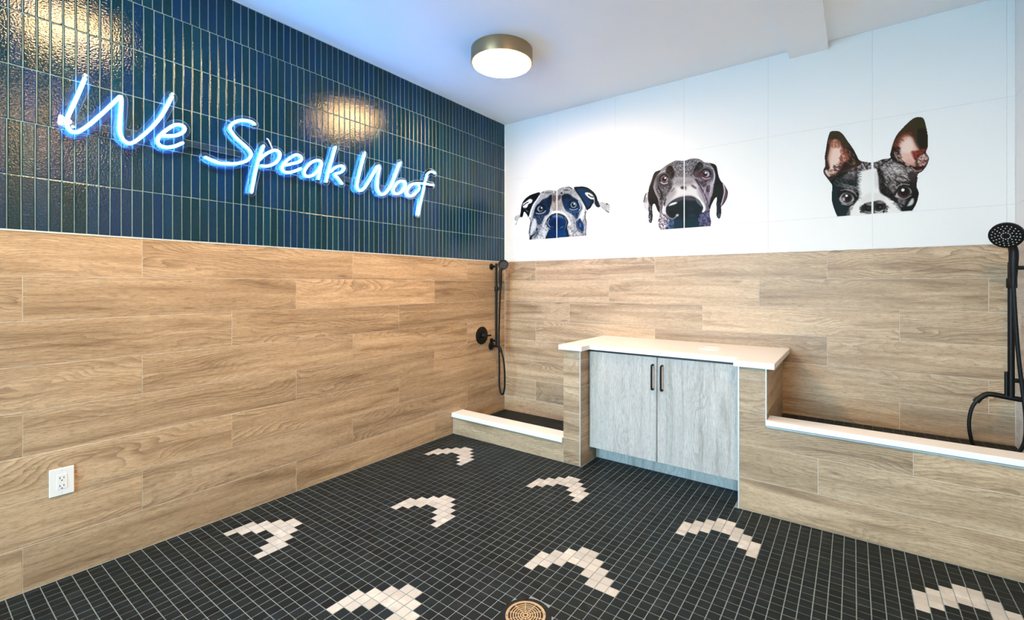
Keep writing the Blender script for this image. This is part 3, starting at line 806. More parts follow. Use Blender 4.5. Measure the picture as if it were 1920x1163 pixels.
# clear acrylic backing cut around the letters: outline of everything within R of a stroke
bar = [np.array([(-3.19, 2.085), (-2.80, 2.105), (-2.45, 2.105), (-2.1, 2.095), (-1.75, 2.085), (-1.15, 2.075)])]
lo = np.array([-3.33, 1.86]); hi = np.array([-0.94, 2.40]); st = 0.006
gy = np.arange(lo[0], hi[0], st); gz = np.arange(lo[1], hi[1], st)
Dm = np.full((len(gz), len(gy)), 9.0)
for path, R in [(s_, 0.027) for s_ in strokes] + [(b_, 0.016) for b_ in bar]:
    for p, q in zip(path[:-1], path[1:]):
        a0, a1 = np.searchsorted(gy, [min(p[0], q[0]) - 0.06, max(p[0], q[0]) + 0.06]); b0, b1 = np.searchsorted(gz, [min(p[1], q[1]) - 0.06, max(p[1], q[1]) + 0.06])
        Y, Z_ = gy[a0:a1][None, :], gz[b0:b1][:, None]
        v = q - p; t_ = np.clip(((Y - p[0]) * v[0] + (Z_ - p[1]) * v[1]) / max(v @ v, 1e-9), 0, 1)
        d_ = np.hypot(Y - p[0] - t_ * v[0], Z_ - p[1] - t_ * v[1]) - R
        Dm[b0:b1, a0:a1] = np.minimum(Dm[b0:b1, a0:a1], d_)
X0, X1 = 0.0235, 0.0285
vid = {}; av = []; af = []; am = []
def vkey(kind, j, i):
    k = (kind, j, i)
    if k not in vid:
        if kind == 'n': y, z = gy[i], gz[j]
        elif kind == 'h':
            t_ = Dm[j, i] / (Dm[j, i] - Dm[j, i + 1]); y, z = gy[i] + t_ * st, gz[j]
        else:
            t_ = Dm[j, i] / (Dm[j, i] - Dm[j + 1, i]); y, z = gy[i], gz[j] + t_ * st
        vid[k] = len(av); av.append((X1, y, z)); av.append((X0, y, z))
    return vid[k]
ins_ = Dm < 0
for j in range(len(gz) - 1):
    for i in range(len(gy) - 1):
        c = [(j, i), (j, i + 1), (j + 1, i + 1), (j + 1, i)]
        s4 = [bool(ins_[q]) for q in c]
        if not any(s4): continue
        ek = [('h', j, i), ('v', j, i + 1), ('h', j + 1, i), ('v', j, i)]
        poly = []; cut = []
        for q in range(4):
            if s4[q]: poly.append(vkey('n', *c[q]))
            if s4[q] != s4[(q + 1) % 4]:
                e = vkey(*ek[q]); poly.append(e); cut.append((e, s4[q]))
        if len(poly) >= 3:
            af.append(tuple(poly)); am.append(0)
            af.append(tuple(p + 1 for p in poly[::-1])); am.append(0)
        if len(cut) == 2:
            a_, b_ = (cut[0][0], cut[1][0]) if cut[0][1] else (cut[1][0], cut[0][0])
            af.append((b_, a_, a_ + 1, b_ + 1)); am.append(1)
mb = MB(); mb.v = av; mb.f = af; mb.m = am
part(mb, 'acrylic_backing', [M['acrylic'], M['acrylic_edge']], sign)
tag(sign.children[-1], 'clear acrylic backing cut around the letters')
for y, z in ((-3.232, 2.066), (-3.19, 2.318), (-2.855, 2.345), (-2.468, 1.888), (-1.69, 2.312), (-1.187, 1.910), (-1.05, 2.185)):
    part(MB().lathe([(0.0065, 0.0), (0.0065, 0.033), (0.0, 0.0335)], (0, y, z), (1, 0, 0), 14), 'standoff', M['trim'], sign, True)
part(MB().tube(spline([(0.021, -2.335, 2.165), (0.016, -2.350, 2.205), (0.010, -2.362, 2.235), (-0.002, -2.366, 2.242)], 5), 0.004, 8), 'power_lead', M['plastic'], sign, True)

# ------------------------------------------------------------------ dog portraits printed on the white tiles
# each mark: kind, points on the wall (x, z in mm), ink colour, softness, strength
DOG_A = [
('S',[(311,1789),(304,1851),(306,1910),(324,1974),(309,2012),(324,2069),(347,2126),(391,2179),(434,2232),(469,2253),(537,2261),(629,2245),(670,2264),(759,2269),(806,2244),(837,2216),(884,2167),(922,2108),(945,2052),(956,2011),(945,1971),(956,1916),(952,1850),(950,1796),(949,1793),(949,1792),(948,1791),(751,1789),(503,1788),(316,1788),(313,1787),(312,1788)]),
('S',[(443,2248),(373,2246),(302,2229),(239,2188),(211,2132),(197,2059),(146,2045),(128,2016),(146,1989),(160,1988),(135,1956),(146,1953),(188,2019),(230,2025),(248,2073),(280,2044),(302,2014),(329,2069),(373,2123),(434,2174)]),
('S',[(818,2253),(868,2253),(914,2249),(968,2230),(1027,2184),(1057,2140),(1075,2092),(1129,2081),(1179,2055),(1183,2015),(1179,1980),(1151,1992),(1118,2022),(1093,2043),(1078,2035),(1049,2047),(1029,2076),(1012,2063),(994,2039),(975,2029),(960,2020),(930,2067),(876,2154),(830,2221)]),
('P',[(302,2298),(968,2251),(975,1741),(293,1779)],(186,190,195),3.0,1),
('P',[(469,2242),(537,2256),(637,2240),(751,2258),(814,2222),(861,2169),(798,2135),(710,2193),(637,2202),(571,2209),(469,2171),(400,2149),(417,2198)],(165,168,172),30.0,0.8),
('P',[(579,2208),(694,2195),(702,2090),(670,2051),(588,2059),(562,2118)],(150,146,142),22.5,0.8),
('P',[(391,2005),(469,1955),(452,1885),(391,1817),(329,1799),(320,1880),(347,1965)],(150,158,170),22.5,0.7),
('P',[(830,1968),(899,1989),(937,1918),(945,1796),(830,1797),(774,1876)],(170,176,184),30.0,0.6),
('F',[(391,2164),(469,2250),(637,2244),(766,2263),(876,2174),(937,2053),(952,1796),(751,1795),(520,1787),(320,1799),(311,1968)],(70,76,86),900,19.5,1.57,0.9,2.2,0.55),
('F',[(469,2250),(766,2263),(868,2175),(774,2186),(637,2209),(571,2209)],(40,42,48),160,18.0,2.2,0.6,3.0,0.6),
('F',[(347,2009),(469,1963),(434,1814),(320,1799),(316,1924)],(30,38,52),220,22.5,1.2,0.5,3.0,0.6),
('F',[(798,1970),(945,2012),(952,1796),(766,1794)],(40,48,60),200,22.5,1.9,0.5,3.0,0.55),
('F',[(329,2127),(469,2250),(637,2237),(751,2258),(907,2110),(937,2012),(945,1810),(520,1795),(329,1799)],(245,247,250),500,19.5,1.57,0.9,2.2,0.7),
('P',[(434,2146),(469,2174),(520,2185),(572,2210),(574,2145),(557,2090),(551,2048),(529,2022),(495,2010),(469,1963),(434,1933),(405,1946),(389,1984),(357,2008),(370,2058),(382,2093),(408,2130)],(7,26,54),10.5,0.97),
('P',[(691,2188),(751,2197),(786,2174),(830,2149),(868,2121),(895,2077),(904,2042),(876,2008),(864,1965),(845,1956),(814,1988),(774,2019),(735,2042),(710,2082),(693,2132)],(8,38,70),10.5,0.97),
('P',[(537,2177),(574,2209),(571,2131),(550,2077),(537,2114)],(6,14,28),12.0,0.9),
('P',[(694,2185),(751,2196),(798,2169),(774,2151),(735,2163),(710,2124)],(8,22,40),9.0,0.9),
('F',[(364,2022),(503,2053),(486,1997),(434,1936),(400,1946)],(130,150,180),110,16.5,1.3,0.7,3.0,0.7),
('F',[(735,2059),(892,2017),(861,1958),(798,1998)],(120,150,190),120,16.5,1.8,0.7,3.0,0.6),
('F',[(469,2156),(554,2190),(546,2049),(478,2026)],(90,120,165),70,13.5,1.3,0.8,2.2,0.6),
('F',[(710,2158),(868,2107),(876,2018),(751,2037)],(90,130,180),70,13.5,1.6,0.8,2.2,0.5),
('P',[(498,2080),(490,2059),(470,2045),(441,2041),(413,2050),(392,2068),(384,2091),(392,2113),(413,2127),(441,2130),(470,2122),(490,2103)],(14,26,44),7.5,0.9),
('P',[(474,2081),(470,2068),(458,2059),(441,2057),(425,2062),(413,2073),(408,2088),(413,2101),(425,2110),(441,2112),(458,2106),(470,2095)],(176,186,196),4.5,1),
('P',[(472,2081),(468,2070),(459,2063),(446,2061),(433,2065),(423,2074),(420,2086),(423,2098),(433,2105),(446,2107),(459,2102),(468,2093)],(86,104,122),4.5,1),
('P',[(471,2084),(468,2075),(460,2069),(450,2068),(440,2071),(432,2078),(429,2088),(432,2096),(440,2102),(450,2104),(460,2100),(468,2093)],(6,12,20),3.8,1),
('P',[(466,2093),(465,2090),(462,2088),(459,2088),(455,2089),(452,2092),(451,2095),(452,2098),(455,2100),(459,2101),(462,2099),(465,2097)],(245,248,250),2.2,1),
('L',[(378,2064),(395,2106),(434,2130),(478,2117),(503,2081)],(4,8,16),9.8,3.0,1),
('L',[(391,2049),(434,2039),(482,2046),(507,2063)],(200,210,222),6.8,3.0,0.9),
('L',[(375,2035),(417,2027),(469,2027)],(10,20,36),6.8,3.0,0.9),
('P',[(868,2083),(862,2062),(843,2049),(817,2045),(791,2054),(772,2071),(765,2093),(772,2114),(791,2127),(817,2130),(843,2122),(862,2104)],(10,30,54),7.5,0.9),
('P',[(848,2083),(844,2070),(833,2061),(817,2059),(801,2064),(790,2076),(786,2090),(790,2103),(801,2112),(817,2114),(833,2109),(844,2097)],(190,202,210),4.5,1),
('P',[(842,2084),(839,2073),(830,2066),(817,2064),(804,2068),(795,2077),(792,2089),(795,2100),(804,2107),(817,2109),(830,2105),(839,2096)],(80,112,136),4.5,1),
('P',[(835,2086),(832,2077),(825,2072),(815,2070),(806,2074),(798,2081),(796,2090),(798,2099),(806,2104),(815,2106),(825,2102),(832,2095)],(6,14,24),3.8,1),
('P',[(833,2094),(832,2091),(829,2089),(825,2088),(821,2090),(818,2093),(817,2096),(818,2099),(821,2102),(825,2102),(829,2101),(832,2098)],(245,248,250),2.2,1),
('L',[(770,2104),(786,2126),(818,2136),(853,2121),(876,2093)],(5,12,24),8.2,3.0,1),
('L',[(868,2114),(885,2078),(890,2044),(876,2032)],(210,220,230),7.5,3.8,0.9),
('L',[(774,2055),(814,2041),(861,2047)],(190,205,220),6.8,3.8,0.8),
('P',[(588,2200),(621,2200),(625,2154),(604,2135),(583,2158)],(92,78,72),7.5,0.8),
('P',[(654,2196),(682,2189),(670,2156),(645,2152)],(70,62,62),7.5,0.85),
('P',[(701,2210),(699,2205),(694,2202),(688,2202),(681,2204),(676,2208),(675,2213),(676,2217),(681,2220),(688,2220),(694,2218),(699,2214)],(20,22,30),3.8,0.9),
('P',[(762,2232),(758,2228),(748,2227),(735,2228),(721,2230),(711,2234),(707,2238),(711,2241),(721,2242),(735,2242),(748,2239),(758,2235)],(60,62,66),4.5,0.8),
('P',[(631,2223),(630,2214),(626,2208),(622,2206),(618,2209),(615,2216),(614,2225),(615,2234),(618,2241),(622,2243),(626,2240),(630,2233)],(110,110,112),6.0,0.6),
('P',[(571,2230),(566,2227),(554,2226),(537,2227),(520,2230),(508,2234),(503,2238),(508,2241),(520,2242),(537,2241),(554,2238),(566,2234)],(80,84,90),6.0,0.6),
('P',[(751,2270),(770,2270),(808,2245),(798,2238),(774,2256)],(30,32,36),3.0,0.9),
('P',[(443,2252),(469,2264),(490,2263),(460,2243)],(40,44,50),3.8,0.9),
('L',[(329,1974),(322,2040),(340,2097),(373,2152),(426,2211)],(240,243,246),19.5,9.0,0.9),
('L',[(884,2160),(914,2109),(930,2060),(920,2014)],(240,243,246),16.5,7.5,0.9),
('P',[(907,2029),(930,2013),(914,1960),(876,1909),(868,1951),(892,1996)],(238,240,244),7.5,0.9),
('P',[(364,1993),(391,1991),(400,1946),(391,1896),(364,1869),(329,1835),(329,1908)],(228,231,236),9.0,0.8),
('L',[(318,2011),(332,1966),(322,1909),(307,1851)],(20,24,30),8.2,3.8,0.9),
('L',[(945,2012),(937,1958),(951,1904),(946,1796)],(24,28,36),6.8,3.8,0.85),
('P',[(398,1900),(410,1884),(373,1847),(324,1821),(315,1791),(329,1788),(347,1819),(391,1853)],(6,8,12),4.5,1),
('P',[(391,1838),(417,1866),(426,1815),(400,1794)],(60,70,84),6.0,0.8),
('P',[(854,1925),(884,1958),(901,1928),(920,1896),(924,1852),(907,1827),(878,1855),(858,1880)],(14,48,96),6.8,0.95),
('P',[(898,1891),(897,1879),(893,1871),(888,1868),(882,1872),(878,1881),(877,1892),(878,1904),(882,1912),(888,1914),(893,1911),(897,1902)],(120,150,190),6.0,0.6),
('L',[(845,1932),(851,1877),(884,1834),(914,1818)],(12,20,34),6.8,3.0,0.9),
('P',[(469,1912),(520,1987),(579,2024),(645,2039),(710,2013),(759,1974),(798,1915),(837,1858),(876,1801),(751,1791),(520,1787),(391,1791),(434,1864)],(226,229,233),16.5,0.85),
('F',[(434,1886),(537,1957),(537,1794),(400,1791)],(70,80,98),120,22.5,1.1,0.4,3.0,0.7),
('F',[(751,1892),(798,1902),(876,1801),(751,1791)],(60,70,86),120,22.5,2.0,0.4,3.0,0.7),
('P',[(579,2046),(645,2045),(710,2025),(735,2003),(670,2016),(588,2019)],(244,245,247),7.5,0.9),
('P',[(503,1938),(537,1993),(588,2022),(645,2025),(706,2003),(743,1968),(760,1928),(747,1885),(759,1836),(755,1786),(629,1785),(508,1785),(522,1830),(544,1871),(525,1901)],(14,20,32),5.2,1),
('P',[(537,1936),(562,1983),(604,2007),(670,2005),(720,1970),(741,1930),(728,1886),(738,1837),(743,1790),(629,1788),(524,1787),(540,1836),(557,1877)],(5,58,108),7.5,1),
('P',[(579,2003),(637,2016),(702,1992),(718,1963),(670,1981),(604,1987)],(120,140,165),10.5,0.7),
('P',[(637,1886),(718,1880),(735,1796),(637,1791)],(3,74,128),22.5,0.6),
('P',[(537,1858),(621,1852),(625,1792),(529,1790)],(4,44,92),15.0,0.7),
('L',[(550,1984),(534,1950),(537,1922),(562,1898)],(190,196,206),9.0,5.2,0.8),
('L',[(723,1977),(741,1941),(735,1906),(723,1873)],(150,164,184),6.8,4.5,0.75),
('L',[(518,1959),(520,1909),(554,1878)],(200,205,214),8.2,3.0,0.9),
('P',[(564,1907),(588,1900),(598,1906),(589,1885)],(225,232,240),3.0,0.9),
('P',[(670,1889),(702,1898),(707,1889),(682,1878)],(200,214,230),3.0,0.9),
('L',[(579,1947),(612,1951)],(60,100,150),7.5,6.0,0.5),
('P',[(571,1954),(621,1971),(625,1873),(579,1876),(561,1906)],(3,26,58),16.5,0.7),
('P',[(641,1970),(694,1944),(723,1894),(710,1853),(645,1871)],(4,40,84),19.5,0.6),
('F',[(537,1993),(735,1976),(743,1795),(529,1794)],(2,20,46),110,13.5,1.5,1.2,4.5,0.45),
('P',[(443,2248),(373,2246),(302,2229),(239,2188),(211,2132),(197,2051),(188,2019),(230,2025),(248,2073),(280,2044),(302,2014),(324,2076),(356,2139),(400,2185)],(8,9,12),3.8,1),
('P',[(235,2159),(266,2174),(316,2198),(350,2183),(338,2158),(302,2145),(284,2117),(248,2112),(231,2130)],(236,238,241),5.2,1),
('L',[(239,2140),(266,2156),(298,2166)],(10,10,14),10.5,3.0,1),
('L',[(275,2085),(295,2072)],(180,184,190),9.0,4.5,0.7),
('L',[(257,2120),(270,2089)],(120,124,130),6.8,3.8,0.6),
('P',[(193,2059),(142,2043),(126,2013),(151,1988),(193,2022)],(198,202,206),4.5,1),
('L',[(151,2048),(131,2020),(143,1996)],(110,114,120),6.8,4.5,0.8),
('L',[(191,2022),(165,1987),(137,1953)],(16,18,20),9.0,2.2,1),
('P',[(818,2255),(914,2250),(968,2230),(1027,2184),(1057,2140),(1073,2092),(1097,2042),(1078,2034),(1049,2047),(1030,2077),(1014,2064),(994,2039),(972,2028),(960,2020),(934,2067),(892,2139),(857,2190)],(7,16,24),3.8,1),
('P',[(853,2231),(914,2231),(960,2205),(945,2166),(975,2123),(1005,2100),(982,2055),(960,2050),(922,2115),(876,2181)],(10,62,102),13.5,0.95),
('P',[(930,2232),(982,2209),(1020,2171),(1034,2136),(982,2169),(945,2193)],(26,50,54),10.5,0.9),
('P',[(936,2181),(968,2185),(1012,2159),(1033,2124),(1012,2117),(975,2135)],(240,242,244),4.5,1),
('L',[(971,2165),(994,2147),(1020,2136)],(10,16,22),11.2,3.0,1),
('L',[(1029,2117),(1033,2090),(1016,2068)],(214,220,226),9.8,3.8,0.9),
('P',[(1034,2110),(1064,2080),(1089,2041),(1049,2052)],(8,46,70),6.0,0.9),
('P',[(1076,2095),(1129,2081),(1179,2055),(1183,2015),(1179,1981),(1151,1995),(1118,2024),(1092,2048)],(196,200,204),5.2,1),
('P',[(1182,2060),(1180,2056),(1173,2054),(1164,2054),(1154,2056),(1147,2060),(1145,2064),(1147,2067),(1154,2070),(1164,2070),(1173,2068),(1180,2064)],(40,44,46),6.0,0.9),
('L',[(1102,2038),(1136,2007),(1176,1981)],(14,16,18),9.8,3.0,1),
('L',[(1179,2055),(1183,2015)],(90,94,96),6.0,3.8,0.8),
('F',[(1086,2091),(1172,2049),(1172,1997),(1108,2043)],(120,124,128),50,19.5,0.6,0.4,2.2,0.7)]
DOG_B = [
('S',[(1632,2294),(1687,2325),(1726,2341),(1770,2353),(1832,2340),(1881,2348),(1930,2343),(1965,2328),(1989,2306),(2030,2293),(2064,2279),(2082,2259),(2090,2218),(2099,2175),(2116,2137),(2133,2117),(2155,2078),(2164,2042),(2155,1995),(2130,1953),(2116,1939),(2117,1903),(2111,1862),(2099,1849),(2086,1858),(2078,1883),(2080,1931),(2077,1967),(2083,2009),(2075,2014),(2054,1982),(2036,1935),(2033,1881),(2042,1838),(2038,1799),(2036,1797),(2033,1796),(1832,1796),(1643,1796),(1639,1796),(1637,1799),(1623,1829),(1619,1872),(1632,1929),(1615,1956),(1595,2007),(1582,2016),(1572,1986),(1576,1914),(1568,1866),(1552,1858),(1540,1875),(1537,1924),(1539,1957),(1511,1983),(1495,2027),(1494,2070),(1511,2111),(1535,2125),(1541,2167),(1568,2235),(1582,2272),(1602,2288)]),
('P',[(1473,2433),(2183,2318),(2183,1743),(1473,1791)],(150,146,152),2.5,1),
('P',[(1732,2328),(1770,2350),(1832,2337),(1930,2342),(1983,2304),(1954,2263),(1912,2232),(1881,2205),(1832,2198),(1776,2212),(1754,2261),(1745,2300)],(128,124,130),14.8,0.95),
('F',[(1732,2328),(1770,2350),(1832,2337),(1930,2342),(1989,2303),(1954,2263),(1906,2220),(1832,2196),(1770,2213),(1745,2300)],(24,22,26),700,11.1,1.6,0.8,2.5,0.75),
('F',[(1732,2328),(1770,2350),(1832,2337),(1930,2342),(1989,2303),(1954,2263),(1906,2220),(1832,2196),(1770,2213),(1745,2300)],(225,224,230),420,9.8,1.6,0.8,2.5,0.7),
('P',[(1687,2322),(1745,2341),(1745,2306),(1693,2295)],(120,116,122),9.8,0.8),
('P',[(1764,2207),(1845,2203),(1894,2190),(1930,2143),(1956,2090),(1980,2032),(1996,1963),(1983,1916),(1954,1986),(1894,2048),(1832,2055),(1770,2043),(1706,2012),(1674,1951),(1661,1997),(1687,2059),(1726,2118)],(226,224,226),14.8,1),
('P',[(1770,2206),(1845,2203),(1894,2190),(1924,2144),(1845,2135),(1745,2148)],(150,146,150),24.6,0.75),
('P',[(1687,2097),(1745,2148),(1770,2088),(1706,2018),(1668,1971)],(140,136,142),18.4,0.6),
('P',[(1930,2124),(1983,2026),(1989,1940),(1954,2017)],(150,144,152),16.0,0.6),
('P',[(1654,2178),(1706,2178),(1745,2179),(1719,2119),(1687,2072),(1654,2049),(1622,2105),(1615,2164)],(150,146,150),14.8,0.8),
('F',[(1615,2183),(1745,2179),(1706,2095),(1654,2037),(1608,2106)],(40,36,42),220,18.4,1.1,0.5,3.1,0.75),
('F',[(1635,2052),(1687,2097),(1674,1983),(1641,1935),(1632,1987)],(60,56,64),120,18.4,1.3,0.4,3.1,0.6),
('L',[(1623,2156),(1641,2115),(1654,2082),(1641,2051)],(30,26,30),9.8,4.3,0.9),
('P',[(1638,2129),(1658,2113),(1661,2074),(1641,2070)],(50,44,48),5.5,0.8),
('F',[(1745,2256),(1918,2231),(1906,2158),(1770,2163)],(120,116,122),160,14.8,1.5,0.6,2.5,0.6),
('P',[(1918,2182),(1965,2163),(2013,2157),(2059,2132),(2047,2055),(2024,1961),(2007,2011),(1971,2076),(1942,2135)],(150,138,150),11.1,0.9),
('P',[(1930,2177),(1971,2156),(2013,2157),(2001,2115),(1977,2112)],(50,40,52),7.4,0.85),
('L',[(1924,2178),(1956,2121),(1989,2056),(2013,1992),(2025,1948)],(58,44,62),11.1,4.3,0.9),
('L',[(1948,2104),(1977,2045),(1998,1982)],(120,108,122),6.2,3.7,0.8),
('P',[(2007,2109),(2036,2111),(2030,2057),(2013,2041),(2004,2072)],(44,36,50),6.2,0.85),
('P',[(2036,2141),(2059,2132),(2042,2068),(2024,2021),(2030,2081)],(196,186,200),6.2,0.8),
('F',[(1942,2166),(2059,2138),(2024,1961),(1977,2063)],(230,224,234),110,17.2,1.9,0.4,2.5,0.6),
('L',[(2018,2058),(2024,2009),(2015,1961)],(150,120,150),7.4,3.7,0.7),
('P',[(1847,2121),(1844,2114),(1837,2110),(1826,2110),(1816,2113),(1808,2119),(1805,2126),(1808,2133),(1816,2137),(1826,2137),(1837,2134),(1844,2128)],(60,54,58),6.2,0.85),
('P',[(1856,2115),(1855,2106),(1852,2099),(1848,2097),(1843,2100),(1840,2107),(1839,2117),(1840,2126),(1843,2133),(1848,2135),(1852,2132),(1855,2124)],(120,112,116),4.9,0.6),
('P',[(1932,2101),(1927,2100),(1917,2104),(1905,2112),(1895,2122),(1889,2131),(1888,2138),(1894,2139),(1904,2135),(1916,2127),(1926,2117),(1932,2107)],(96,76,84),7.4,0.75),
('L',[(1732,2101),(1754,2127)],(70,64,70),7.4,4.9,0.6),
('L',[(1745,2160),(1795,2173),(1845,2160),(1894,2166)],(150,146,150),7.4,5.5,0.6),
('L',[(1687,2046),(1674,2015),(1673,1990)],(60,52,60),9.2,4.3,0.8),
('L',[(1668,1990),(1662,1952),(1675,1919)],(244,243,246),13.5,4.9,0.9),
('L',[(1682,1982),(1678,1944),(1693,1917)],(238,232,240),11.1,3.7,0.9),
('P',[(1628,1910),(1674,1925),(1719,1876),(1726,1838),(1706,1801),(1639,1797),(1622,1833),(1620,1872)],(150,136,156),8.6,0.95),
('F',[(1625,1897),(1674,1919),(1726,1850),(1693,1795),(1635,1797)],(30,24,40),90,16.0,0.9,1.5,6.2,0.8),
('F',[(1625,1897),(1674,1919),(1726,1850),(1693,1795),(1635,1797)],(240,236,244),80,13.5,0.9,1.5,6.2,0.8),
('P',[(1687,1969),(1696,1988),(1732,2022),(1782,2044),(1832,2050),(1894,2046),(1937,2019),(1967,1985),(1981,1947),(1971,1917),(2001,1920),(2032,1911),(2039,1850),(2037,1798),(1832,1797),(1687,1796),(1706,1826),(1716,1870),(1692,1917)],(14,42,52),4.9,1),
('P',[(1745,2027),(1795,2045),(1869,2048),(1930,2019),(1906,2010),(1832,2024),(1782,2017)],(110,92,104),9.8,0.8),
('P',[(1924,2026),(1965,1985),(1971,1954),(1936,1988)],(150,146,156),6.2,0.7),
('P',[(1706,1986),(1732,2009),(1776,2013),(1770,1999),(1732,1989)],(234,230,236),4.3,1),
('P',[(1693,1978),(1732,1987),(1795,1996),(1826,1968),(1820,1912),(1770,1917),(1719,1908),(1697,1936)],(10,34,40),7.4,0.9),
('P',[(1845,1991),(1924,1989),(1965,1942),(1942,1883),(1857,1902)],(16,38,48),16.0,0.9),
('P',[(1915,1947),(1912,1935),(1901,1927),(1888,1925),(1874,1929),(1863,1939),(1859,1952),(1863,1964),(1874,1972),(1888,1974),(1901,1970),(1912,1960)],(34,48,64),12.3,0.7),
('P',[(1924,1890),(1920,1883),(1909,1879),(1894,1878),(1878,1881),(1867,1888),(1863,1896),(1867,1903),(1878,1907),(1894,1908),(1909,1905),(1920,1898)],(40,66,80),12.3,0.6),
('L',[(1692,1916),(1719,1887),(1748,1880),(1769,1896),(1786,1910)],(190,186,196),9.2,5.5,0.8),
('P',[(1790,1899),(1787,1896),(1781,1895),(1774,1897),(1768,1902),(1765,1907),(1765,1912),(1768,1916),(1774,1916),(1781,1914),(1787,1910),(1790,1904)],(214,210,220),4.9,0.9),
('P',[(1706,1942),(1745,1944),(1776,1922),(1745,1896),(1716,1909)],(3,14,18),8.6,0.9),
('P',[(1719,1864),(1826,1868),(1826,1802),(1719,1800)],(18,62,84),14.8,0.8),
('P',[(1845,1866),(1942,1864),(1948,1799),(1845,1800)],(12,58,72),14.8,0.8),
('P',[(1954,1888),(1989,1915),(2030,1914),(2040,1850),(2036,1799),(1956,1802)],(66,66,98),11.1,0.95),
('F',[(1954,1888),(2030,1914),(2039,1801),(1956,1802)],(160,156,190),90,13.5,1.2,1.2,4.3,0.6),
('F',[(1693,1859),(1745,1868),(1745,1804),(1706,1801)],(120,126,170),50,13.5,1.2,1.2,5.5,0.6),
('L',[(1971,1990),(1987,1958),(1990,1927),(1980,1916)],(244,243,246),12.3,3.7,1),
('L',[(1942,2037),(1971,1990)],(240,239,243),9.8,4.3,0.9),
('L',[(2004,1975),(2015,1931),(2030,1911)],(96,84,108),8.6,4.9,0.8),
('P',[(1686,2288),(1700,2310),(1726,2317),(1745,2294),(1757,2260),(1756,2235),(1742,2210),(1723,2210),(1710,2242),(1687,2264)],(26,18,14),6.2,1),
('F',[(1687,2302),(1757,2286),(1751,2210),(1706,2229)],(150,130,120),50,16.0,1.3,0.4,2.5,0.5),
('P',[(1906,2239),(1921,2274),(1942,2306),(1962,2308),(1980,2283),(1977,2259),(1954,2244),(1930,2229),(1924,2205),(1907,2220)],(22,18,18),6.2,1),
('P',[(1918,2237),(1965,2236),(1977,2210),(1948,2190),(1918,2200)],(92,58,66),7.4,0.9),
('F',[(1912,2238),(1965,2298),(1971,2248),(1930,2205)],(150,140,146),50,16.0,1.9,0.4,2.5,0.5),
('P',[(1732,2197),(1723,2169),(1700,2150),(1668,2146),(1635,2158),(1611,2183),(1602,2214),(1611,2243),(1635,2261),(1668,2265),(1700,2252),(1723,2227)],(58,52,56),24.6,0.75),
('P',[(2064,2195),(2056,2168),(2034,2151),(2004,2147),(1973,2159),(1951,2183),(1942,2212),(1951,2239),(1973,2257),(2004,2260),(2034,2248),(2056,2224)],(58,50,58),24.6,0.75),
('P',[(1708,2205),(1703,2188),(1690,2178),(1671,2176),(1653,2182),(1640,2197),(1635,2214),(1640,2231),(1653,2241),(1671,2243),(1690,2236),(1703,2222)],(120,112,116),11.1,0.9),
('L',[(1635,2203),(1640,2233),(1658,2250),(1684,2248),(1702,2227)],(14,12,14),10.5,3.7,1),
('P',[(1699,2205),(1696,2194),(1686,2188),(1673,2187),(1660,2191),(1651,2200),(1647,2212),(1651,2222),(1660,2229),(1673,2230),(1686,2225),(1696,2216)],(196,186,190),4.3,1),
('P',[(1693,2207),(1690,2197),(1682,2190),(1671,2189),(1660,2193),(1652,2202),(1650,2212),(1652,2222),(1660,2229),(1671,2230),(1682,2226),(1690,2217)],(96,40,44),3.7,1),
('P',[(1690,2210),(1688,2202),(1681,2197),(1671,2196),(1662,2200),(1655,2206),(1653,2215),(1655,2223),(1662,2228),(1671,2229),(1681,2226),(1688,2219)],(44,22,26),4.3,0.95),
('P',[(1685,2212),(1683,2206),(1679,2203),(1673,2202),(1668,2204),(1664,2209),(1662,2215),(1664,2220),(1668,2224),(1673,2225),(1679,2222),(1683,2218)],(6,6,8),3.1,1),
('P',[(1686,2220),(1686,2217),(1683,2215),(1680,2215),(1676,2216),(1674,2218),(1673,2222),(1674,2225),(1676,2226),(1680,2227),(1683,2226),(1686,2223)],(246,246,250),1.8,1),
('L',[(1642,2207),(1653,2189),(1673,2182),(1694,2188)],(66,24,28),5.5,2.5,0.9),
('L',[(1645,2191),(1668,2175),(1699,2179)],(240,236,240),6.2,2.5,0.9),
('L',[(1637,2187),(1663,2166),(1694,2166)],(90,80,88),6.2,3.7,0.7),
('P',[(2033,2202),(2028,2186),(2016,2176),(1999,2174),(1982,2181),(1970,2194),(1965,2211),(1970,2226),(1982,2236),(1999,2238),(2016,2232),(2028,2218)],(120,110,118),11.1,0.9),
('L',[(1970,2221),(1979,2240),(2002,2246),(2026,2232),(2038,2203)],(12,10,14),11.1,3.7,1),
('P',[(2027,2202),(2024,2192),(2015,2186),(2002,2184),(1989,2189),(1980,2198),(1977,2209),(1980,2220),(1989,2226),(2002,2227),(2015,2223),(2024,2213)],(208,202,208),4.3,1),
('P',[(2014,2204),(2011,2194),(2004,2188),(1994,2186),(1983,2190),(1976,2199),(1973,2209),(1976,2219),(1983,2225),(1994,2226),(2004,2222),(2011,2214)],(104,36,44),3.7,1),
('P',[(2011,2207),(2009,2200),(2003,2195),(1994,2194),(1986,2197),(1980,2204),(1978,2212),(1980,2220),(1986,2224),(1994,2225),(2003,2222),(2009,2216)],(48,24,30),4.3,0.95),
('P',[(2007,2208),(2005,2203),(2002,2200),(1996,2199),(1991,2201),(1987,2205),(1986,2211),(1987,2216),(1991,2220),(1996,2220),(2002,2218),(2005,2214)],(6,6,8),3.1,1),
('P',[(2008,2217),(2007,2214),(2004,2212),(2001,2211),(1998,2213),(1995,2215),(1994,2219),(1995,2222),(1998,2224),(2001,2224),(2004,2223),(2007,2220)],(246,246,250),1.8,1),
